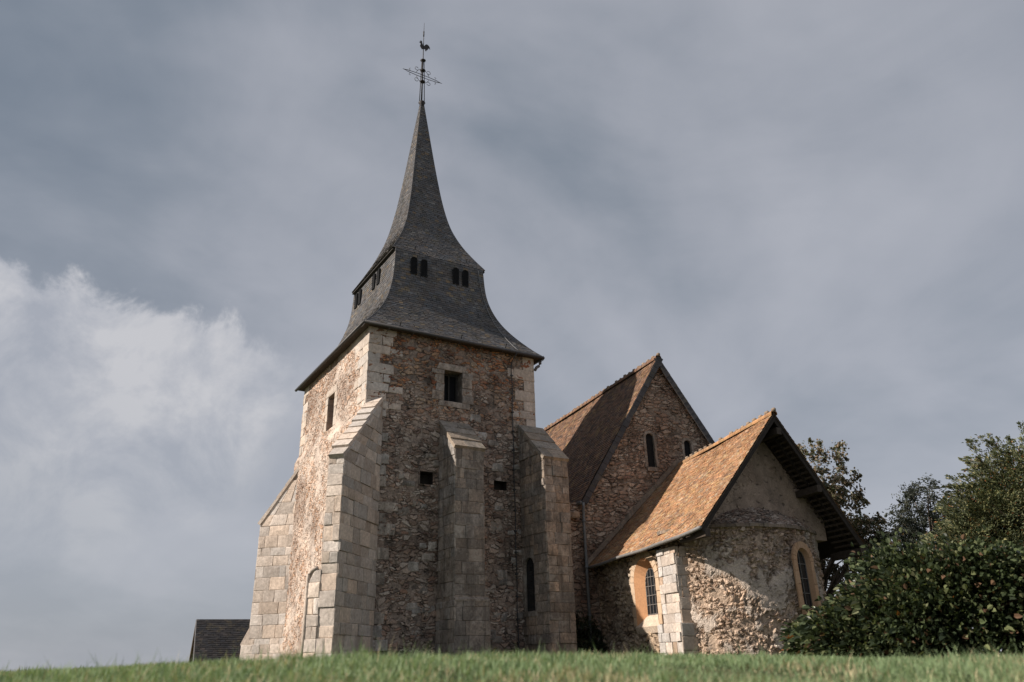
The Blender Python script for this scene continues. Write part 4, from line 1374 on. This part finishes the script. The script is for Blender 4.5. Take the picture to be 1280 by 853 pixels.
# lead flashing where the roof meets the nave gable
mb = MB()
fl0, fl1 = Gp(-.05, 3.0, .03), Gp(3.86, 6.78, .03)
dr = (fl1 - fl0).normalized(); upn = NN.cross(dr)
if upn.z < 0: upn = -upn
Lf = (fl1 - fl0).length
x = 0
while x < Lf - .1:
    mb.box(fl0, dr, upn, NN, x, min(x + .4, Lf), -.02, .13 + random.uniform(-.02, .02), -.03, .02 + random.uniform(0, .012), jit((0.26, 0.2, 0.155), .15))
    x += .395
mb.build('flashing', M['coping'], chancel)

# ================================================================== GROUND AND GRASS
SLX = np.array([-.9, -.62, -.45, -.2, 0, .2, .4, .62, .9]); SLY = np.array([.006, .009, .0145, .0155, .0125, .0075, .0015, -.004, -.01])


def ground_z(x, y):
    r = x / np.maximum(np.abs(y), 4.0)
    s = np.interp(r, SLX, SLY)
    d = np.maximum(y, 0)
    crest = 6 * s - .085
    far_ = np.minimum(d * s - .085 - .02 * np.clip((d - 7) / 6, 0, 1), .02)
    near = crest - .62 * np.clip((6 - y) / 6, 0, 3) ** 1.25
    z = np.where(y > 6, far_, near)
    z = z + .012 * np.sin(x * 2.1 + y * .7) * np.sin(y * 1.3 - x * .4)
    return z


gm, gt = material('turf')
pos = gt.n('ShaderNodeNewGeometry').outputs['Position']
gcol = gt.ramp(gt.noise(pos, 1.6, 6, .65).outputs[0], [(.35, (0.035, 0.05, 0.018)), (.5, (0.06, 0.075, 0.028)), (.66, (0.13, 0.11, 0.055))])
finish(gm, gt, gcol, .95, gt.noise(pos, 14, 5, .7).outputs[0], .8, .05)
ys = np.concatenate([np.linspace(-60, -4, 12), np.linspace(-3, 14, 90), np.linspace(14.5, 60, 50), np.geomspace(64, 1500, 14)])
xs = np.concatenate([-np.geomspace(64, 1500, 12)[::-1], np.linspace(-60, -9, 30), np.linspace(-8.5, 8.5, 90), np.linspace(9, 60, 30), np.geomspace(64, 1500, 12)])
XX, YY = np.meshgrid(xs, ys, indexing='ij')
ZZ = ground_z(XX, YY)
V_ = np.stack([XX, YY, ZZ], -1).reshape(-1, 3)
nx_, ny_ = len(xs), len(ys)
ii, jj = np.meshgrid(np.arange(nx_ - 1), np.arange(ny_ - 1), indexing='ij')
F_ = np.stack([ii * ny_ + jj, (ii + 1) * ny_ + jj, (ii + 1) * ny_ + jj + 1, ii * ny_ + jj + 1], -1).reshape(-1, 4)
g_o = np_mesh('ground', V_, F_, np.tile(np.array([[.06, .08, .03]]), (len(F_), 1)), gm, smooth=True)
g_o['kind'] = 'structure'; g_o['label'] = 'grassy bank rising to the church'


def blades(n, xr, yr, hmin, hmax, wid, tuft=False):
    x = rng.uniform(*xr, n); y = rng.uniform(*yr, n)
    if tuft:
        nt = max(8, n // 55)
        k = rng.integers(nt, size=n)
        x = rng.uniform(*xr, nt)[k] + rng.normal(0, .05, n); y = rng.uniform(*yr, nt)[k] + rng.normal(0, .05, n)
    z = ground_z(x, y)
    h = rng.uniform(hmin, hmax, n) * (0.8 + .45 * np.sin(x * 1.7 + 1.3 * np.sin(y * 1.1)) * np.sin(y * 1.9 + x * .6))
    a = rng.uniform(0, 2 * np.pi, n)
    lean = rng.uniform(.1, .75, n) * h
    dx, dy = np.cos(a) * lean, np.sin(a) * lean
    b = a + np.pi / 2 + rng.normal(0, .5, n)
    wx, wy = np.cos(b) * wid * rng.uniform(.6, 1.3, n) / 2, np.sin(b) * wid * rng.uniform(.6, 1.3, n) / 2
    p = np.stack([x, y, z - .01], -1)
    W_ = np.stack([wx, wy, 0 * wx], -1)
    m1 = p + np.stack([dx * .3, dy * .3, h * .55], -1)
    tp = p + np.stack([dx, dy, h * .98], -1)
    V = np.stack([p - W_, p + W_, m1 + W_ * .8, m1 - W_ * .8, tp], 1).reshape(-1, 3)
    o = np.arange(n)[:, None] * 5
    F = np.concatenate([o + np.array([[0, 1, 2]]), o + np.array([[0, 2, 3]]), o + np.array([[3, 2, 4]])], 0)
    k = rng.uniform(0, 1, n)[:, None]
    pn = (np.sin(x * 2.3 + np.sin(y * 1.7)) * np.cos(y * 2.0 + x) * .5 + .5)[:, None]
    c1, c2, c3 = np.array([[.145, .22, .105]]), np.array([[.28, .36, .19]]), np.array([[.46, .4, .25]])
    C = c1 + (c2 - c1) * (k * .6 + pn * .4)
    dry = rng.uniform(0, 1, n)[:, None] < (.06 + .34 * (pn < .24) + .25 * np.clip(5.2 - y, 0, 1)[:, None])
    C = np.where(dry, c3 * rng.uniform(.7, 1.2, (n, 1)), C) * rng.uniform(.75, 1.25, (n, 1))
    return V, F, np.concatenate([C, C, C], 0)


parts_ = [blades(80000, (-6.5, 6.5), (3.8, 8.2), .035, .1, .008), blades(26000, (-6.5, 6.5), (4.2, 7.6), .05, .125, .008, tuft=True), blades(3000, (-9, 9), (18, 27), .1, .25, .018, tuft=True), blades(26000, (-12, 12), (8.2, 16), .05, .11, .014), blades(16000, (-24, 24), (16, 32), .05, .12, .03), blades(1500, (-6.5, 6.5), (4.6, 7.0), .12, .21, .006), blades(9000, (-7, 7), (.6, 3.8), .04, .1, .008)]
Vs, Fs, Cs, off_ = [], [], [], 0
for V, F, C in parts_:
    Vs.append(V); Fs.append(F + off_); Cs.append(C); off_ += len(V)
go = np_mesh('grass', np.concatenate(Vs), np.concatenate(Fs), np.concatenate(Cs), M['blade'])
go['kind'] = 'stuff'; go['label'] = 'soft green grass along the top of the bank'


# ================================================================== PLANTS
def leaves(P_, D_, size, asp, cols, droop=.2, fold=.25, oval=False):
    """P_ (n,3) positions, D_ (n,3) leaf directions; folded kite leaves"""
    n = len(P_)
    D_ = D_ / np.linalg.norm(D_, axis=1, keepdims=True)
    S = size * rng.uniform(.65, 1.3, (n, 1))
    rnd = rng.normal(0, 1, (n, 3))
    side = np.cross(D_, rnd); side /= np.linalg.norm(side, axis=1, keepdims=True) + 1e-9
    nor = np.cross(side, D_)
    nor = np.where(nor[:, 2:3] < 0, -nor, nor)
    if oval:
        dn_ = np.array([[0, 0, 1]]) * S * droop
        w1 = S * asp / 2
        a_ = P_ + D_ * S * .28 - dn_ * .12
        b_ = P_ + D_ * S * .68 - dn_ * .5
        V = np.stack([P_, a_ + side * w1 * .92 + nor * w1 * fold * 2, b_ + side * w1 * .8 + nor * w1 * fold * 1.7, P_ + D_ * S - dn_, b_ - side * w1 * .8 + nor * w1 * fold * 1.7, a_ - side * w1 * .92 + nor * w1 * fold * 2], 1).reshape(-1, 3)
        o = np.arange(n)[:, None] * 6
        F = np.concatenate([o + np.array([[0, 1, 2, 3]]), o + np.array([[0, 3, 4, 5]])], 0)
        return V, F, np.concatenate([cols, cols], 0)
    mid = P_ + D_ * S * .45
    tip = P_ + D_ * S - np.array([[0, 0, 1]]) * S * droop
    V = np.stack([P_, mid + side * S * asp / 2 + nor * S * asp * fold, tip, mid - side * S * asp / 2 + nor * S * asp * fold], 1).reshape(-1, 3)
    o = np.arange(n)[:, None] * 4
    F = np.concatenate([o + np.array([[0, 1, 2]]), o + np.array([[0, 2, 3]])], 0)
    return V, F, np.concatenate([cols, cols], 0)


def pick(n, pal_, w_, var=.25):
    pal_ = np.array(pal_)
    k = rng.choice(len(pal_), n, p=np.array(w_) / sum(w_))
    return pal_[k] * rng.uniform(1 - var, 1 + var, (n, 1))


def unit(n):
    d = rng.normal(0, 1, (n, 3))
    return d / np.linalg.norm(d, axis=1, keepdims=True)


# ---- the broad dark shrub on the right
bush = empty('shrub', (8.2, 14.2, -.1), 'wide dark glossy leaved shrub in front of the rounded apse', 'shrub')


def bush_radius(d):
    return 1 + .07 * np.sin(d[:, 0] * 7 + d[:, 2] * 5) + .05 * np.sin(d[:, 1] * 9 - d[:, 0] * 4)


BC = np.array([8.95, 14.3, -.1]); BR = np.array([3.95, 1.75, 1.82])


def bush_pts(n, lo=.72, hi=1.03):
    d = unit(n); d[:, 2] = np.abs(d[:, 2])
    # squarer than a ball: flat top, steep front
    e = np.sign(d) * np.abs(d) ** .72
    e /= (np.abs(e) ** 2.6).sum(1, keepdims=True) ** (1 / 2.6)
    r = rng.uniform(lo, hi, n) ** .6 * bush_radius(d)
    P_ = BC + e * BR * r[:, None]
    sx = np.clip((P_[:, 0] - 4.6) / 1.9, 0, 1)
    P_[:, 2] = BC[2] + (P_[:, 2] - BC[2]) * (.3 + .72 * sx ** .75)
    return P_, e


ncl = 3000
cp_, cd_ = bush_pts(ncl, .45, 1.05)
lo_n = 700
la = rng.uniform(np.pi * .95, np.pi * 2.05, lo_n)
low_d = np.stack([np.cos(la), np.sin(la), 0 * la], -1)
low_p = BC + np.sign(low_d) * np.abs(low_d) ** .8 * BR * rng.uniform(.6, .97, (lo_n, 1)) + np.stack([0 * la, 0 * la, rng.uniform(.05, .55, lo_n)], -1)
cp_ = np.concatenate([cp_, low_p]); cd_ = np.concatenate([cd_, low_d]); ncl += lo_n
per = 17
base_p = np.repeat(cp_, per, 0) + rng.normal(0, .1, (ncl * per, 3))
base_d = np.repeat(cd_ * np.array([1, 1, .8]) + np.array([0, -.15, .25]), per, 0) + unit(ncl * per) * .75
keep = base_p[:, 2] > ground_z(base_p[:, 0], base_p[:, 1]) + .03
base_p, base_d = base_p[keep], base_d[keep]
cl_col = pick(len(base_p), [(.03, .042, .022), (.05, .068, .034), (.09, .115, .055), (.16, .18, .085), (.2, .21, .115), (.18, .11, .07), (.3, .12, .03)], [.36, .26, .18, .11, .05, .05, .003])  # dark and light leaf tones imitate the shaded interior and bright highlights
V, F, C = leaves(base_p, base_d, .132, .55, cl_col, .3, .2, oval=True)
np_mesh('foliage', V, F, C, M['leaf'], bush)
mb = MB()
for k in range(46):
    a = Vector((random.uniform(5.2, 11), random.uniform(13.4, 15), -.1))
    tip_, _ = bush_pts(1, .9, 1.06)
    tip_ = Vector(tip_[0])
    a = Vector((lerp(a.x, tip_.x, .5), a.y + .3, -.15))
    md = lerp(a, tip_, .55) + Vector((random.uniform(-.2, .2), .1, random.uniform(.1, .3)))
    mb.tube([a, md, tip_], [.022, .014, .006], 5, jit((0.17, 0.1, 0.065), .3))
mb.build('stem', M['bark'], bush)


# ---- trees
def tree(name, label, base, height, trunk_r, blobs, leaf_pal, leaf_w, nclump, per, size, asp, spread, mat, dirfun, group=None, clump_r=.35, limbs=14, bark=(0.13, 0.1, 0.075), shell=.55, droop=.3, var=.25):
    t = empty(name, base, label, 'tree', group)
    base = Vector(base)
    mb = MB()
    wob = [base + Vector((.06 * math.sin(k * 1.7) * k / 4, .05 * math.cos(k * 2.1) * k / 4, height * .8 * k / 6 - .3)) for k in range(7)]
    mb.tube(wob, [trunk_r * (1 - .8 * k / 6) for k in range(7)], 9, bark)
    B = np.array([b[:3] for b in blobs]); Rr = np.array([b[3:6] for b in blobs])
    vol = Rr.prod(1) ** .7
    k = rng.choice(len(blobs), nclump, p=vol / vol.sum())
    d = unit(nclump)
    r = rng.uniform(shell, 1.06, nclump) ** .8
    lump = 1 + .16 * np.sin(d[:, 0] * 6 + k) * np.sin(d[:, 2] * 7 + 2 * k) + .08 * np.sin(d[:, 1] * 11 + d[:, 0] * 9)
    cp_ = B[k] + d * Rr[k] * (r * lump)[:, None]
    for q in range(limbs):
        e = Vector(cp_[rng.integers(nclump)])
        s = base + Vector((0, 0, max(.4, min(height * .72, (e.z - base.z) * random.uniform(.35, .7)))))
        m_1 = lerp(s, e, .5) + Vector((0, 0, .12 * (e - s).length))
        mb.tube([s, m_1, e], [trunk_r * .42, trunk_r * .24, .012], 6, jit(bark, .2))
    mb.build('trunk', M['bark'], t)
    n = nclump * per
    cd = np.repeat(d, per, 0)
    p = np.repeat(cp_, per, 0)
    sd_ = dirfun(d, nclump)
    sd_ /= np.linalg.norm(sd_, axis=1, keepdims=True)
    ln = rng.uniform(-.4, 1, (n, 1))
    L_ = np.repeat(clump_r * rng.uniform(.7, 2.4, (nclump, 1)), per, 0)
    fat = np.repeat(rng.uniform(.5, 1.2, (nclump, 1)), per, 0)
    dd = np.repeat(sd_, per, 0)
    p = p + dd * L_ * ln + rng.normal(0, clump_r, (n, 3)) * spread * fat * (1.05 - np.abs(ln)) - np.array([[0, 0, 1]]) * (np.maximum(ln, 0) ** 2) * L_ * droop
    tone = np.repeat(rng.uniform(.6, 1.4, (nclump, 1)), per, 0)
    cols = pick(n, leaf_pal, leaf_w, var) * tone
    V, F, C = leaves(p, dd + unit(n) * .45, size, asp, cols, droop, .15, oval=asp > .44)
    np_mesh('crown', V, F, C, mat, t)
    return t


up_out = lambda cd, n: cd * np.array([1, 1, .4]) + np.array([0, 0, .55]) + unit(n) * .35
any_d = lambda cd, n: cd * .6 + unit(n) * .9 + np.array([0, 0, .1])
# tall conifer at the right edge
tree('conifer_tree', 'tall feathery evergreen tree at the right behind the dark shrub', (17.2, 25.5, -.2), 8.2, .26,
     [(17.1, 25.3, 4.0, 2.3, 2.2, 2.75), (15.6, 25.0, 2.9, 2.0, 1.8, 2.4), (18.8, 25.8, 3.5, 2.4, 2.2, 2.9), (17.6, 25.6, 2.0, 3.2, 2.2, 2.2), (14.3, 24.9, 2.2, 1.2, 1.2, 1.9)],
     [(.055, .068, .036), (.085, .1, .05), (.14, .15, .07), (.23, .21, .095), (.24, .1, .04)], [.3, .32, .24, .12, .025], 3500, 92, .115, .36, np.array([.36, .36, .36]), M['needle'], up_out, clump_r=.32, shell=.3, droop=.3)
# yellower creeper-clad tree right of it
tree('creeper_clad_tree', 'yellow green tree at the far right edge with reddening leaves', (18.0, 22.6, -.25), 5.6, .18,
     [(17.6, 22.3, 2.9, 1.7, 1.2, 2.4), (16.3, 22.4, 1.9, 1.2, 1.1, 1.7)],
     [(.15, .145, .065), (.22, .2, .1), (.1, .12, .055), (.3, .12, .05), (.3, .24, .15)], [.32, .24, .3, .05, .08], 620, 64, .12, .5, np.array([.5, .5, .5]), M['leaf'], any_d, clump_r=.3)
# darker, thinner tree left of the conifer
tree('dark_tree', 'small dark thin leaved tree between the apse roof and the tall evergreen', (17.2, 32.5, -.3), 6.6, .14,
     [(17.0, 32.3, 4.9, 1.0, 1.0, 1.8), (15.9, 32.3, 3.6, 1.0, 1.0, 1.5), (18.2, 32.4, 4.2, 1.2, 1.0, 2.0)],
     [(.028, .036, .028), (.045, .055, .04), (.06, .06, .04)], [.4, .4, .2], 330, 80, .12, .42, np.array([.45, .45, .45]), M['needle'], any_d, clump_r=.34, limbs=22)
# broadleaf behind the apse roof, upper leaves catching the sun
tree('broadleaf_tree', 'loose broadleaf tree with sunlit tips rising behind the apse roof', (13.2, 35.2, -.3), 9.2, .2,
     [(13.7, 35.1, 7.4, 1.7, 1.4, 2.0), (12.9, 35.1, 6.2, 1.6, 1.5, 2.4), (15.2, 35.0, 6.1, 1.1, 1.2, 1.6), (15.9, 35.0, 4.9, .7, 1.0, .9), (14.6, 35.2, 4.4, 1.6, 1.4, 2.0)],
     [(.07, .08, .045), (.1, .11, .06), (.16, .145, .085), (.27, .2, .13), (.33, .25, .18)], [.16, .2, .22, .24, .18], 290, 74, .13, .68, np.array([.5, .5, .5]), M['leaf'], any_d, clump_r=.3, limbs=34, shell=.35)

# ---- leaf clump added to stand in for a dark patch by the downpipe
leaf_clump = empty('leaf_clump', Gp(-.45, 0, .3), 'leaf clump standing in for the dark patch at the wall foot beside the grey downpipe', 'plant')
n = 2600
px_ = rng.uniform(-1.0, .55, n); hz = rng.beta(1.2, 2.0, n) * 1.6
okk = hz < 1.6 * np.exp(-((px_ + .3) / .55) ** 2) + .25
px_, hz = px_[okk], hz[okk]
nn_ = rng.uniform(.04, .26, len(px_))
pp = np.array([list(Gp(a, b, c_)) for a, b, c_ in zip(px_, hz, nn_)])
V, F, C = leaves(pp, unit(len(pp)) * .7 + np.array([0, -.5, -.3]), .1, .8, pick(len(pp), [(.04, .05, .028), (.06, .07, .035), (.09, .065, .04)], [.5, .4, .1]), .2, .15)
np_mesh('foliage', V, F, C, M['leaf'], leaf_clump)
mb = MB()
for k in range(7):
    x_ = random.uniform(-.8, .2)
    mb.tube([Gp(x_, -.2, .06), Gp(x_ + random.uniform(-.2, .2), .7, .07), Gp(x_ + random.uniform(-.3, .3), 1.6, .06)], [.018, .012, .006], 5, (0.08, 0.06, 0.045))
mb.build('stem', M['bark'], leaf_clump)

# ================================================================== OUTBUILDING FAR LEFT
hut = empty('outbuilding', (-14, 41, -.4), 'small dark slate roofed outbuilding behind the left foot of the tower', 'building')
ha = Vector((-16.0, 40.0, 2.38)); hb = ha + Vector((7.2, 3.3, 0))
hu = (hb - ha).normalized(); hf = Vector((hu.y, -hu.x, 0))
PH = lambda s, t: lerp(lerp(ha + hf * 2.1 - TZ * 2.0, hb + hf * 2.1 - TZ * 2.0, s), lerp(ha, hb, s), t)
PHB = lambda s, t: lerp(lerp(hb - hf * 2.1 - TZ * 2.0, ha - hf * 2.1 - TZ * 2.0, s), lerp(hb, ha, s), t)
mb, un = MB(), MB()
dkp = tile_pal((0.026, 0.024, 0.025), .25, [(0.045, 0.038, 0.036)], .12, .6, 2.2, (7, 3))
tiles(mb, PH, 22, lambda t: 7.8, .22, dkp); tiles(mb, PHB, 12, lambda t: 7.8, .4, dkp)
slab_under(un, PH, 2, .02, (0.05, .04, .035)); slab_under(un, PHB, 2, .02, (0.05, .04, .035))
hr = mb.build('roof', M['slate'], hut)
un.build('boarding', M['wood'], hr)
mb = MB()
for sg in (1, -1):
    f_ = ha + hf * (2.1 * sg) - TZ * 2.0
    d_ = (ha - f_).normalized(); nn = d_.cross(hu)
    if nn.z > 0: nn = -nn
    q = [f_ - hu * .04, ha - hu * .04, ha - hu * .04 + nn * .14, f_ - hu * .04 + nn * .14]
    mb.hexa(q + [p_ + hu * .035 for p_ in q], (0.22, 0.21, 0.21))
mb.build('bargeboard', M['wood'], hut)
mb = MB()
w0_ = ha + hu * .3
prism(mb, [w0_ + hf * 1.8 - TZ * 3.2, w0_ - hf * 1.8 - TZ * 3.2, w0_ - hf * 1.8 - TZ * 1.85, w0_ - TZ * .12, w0_ + hf * 1.8 - TZ * 1.85], hu * 7, (0.42, 0.27, 0.16))
mb.build('wall', M['brick'], hut)
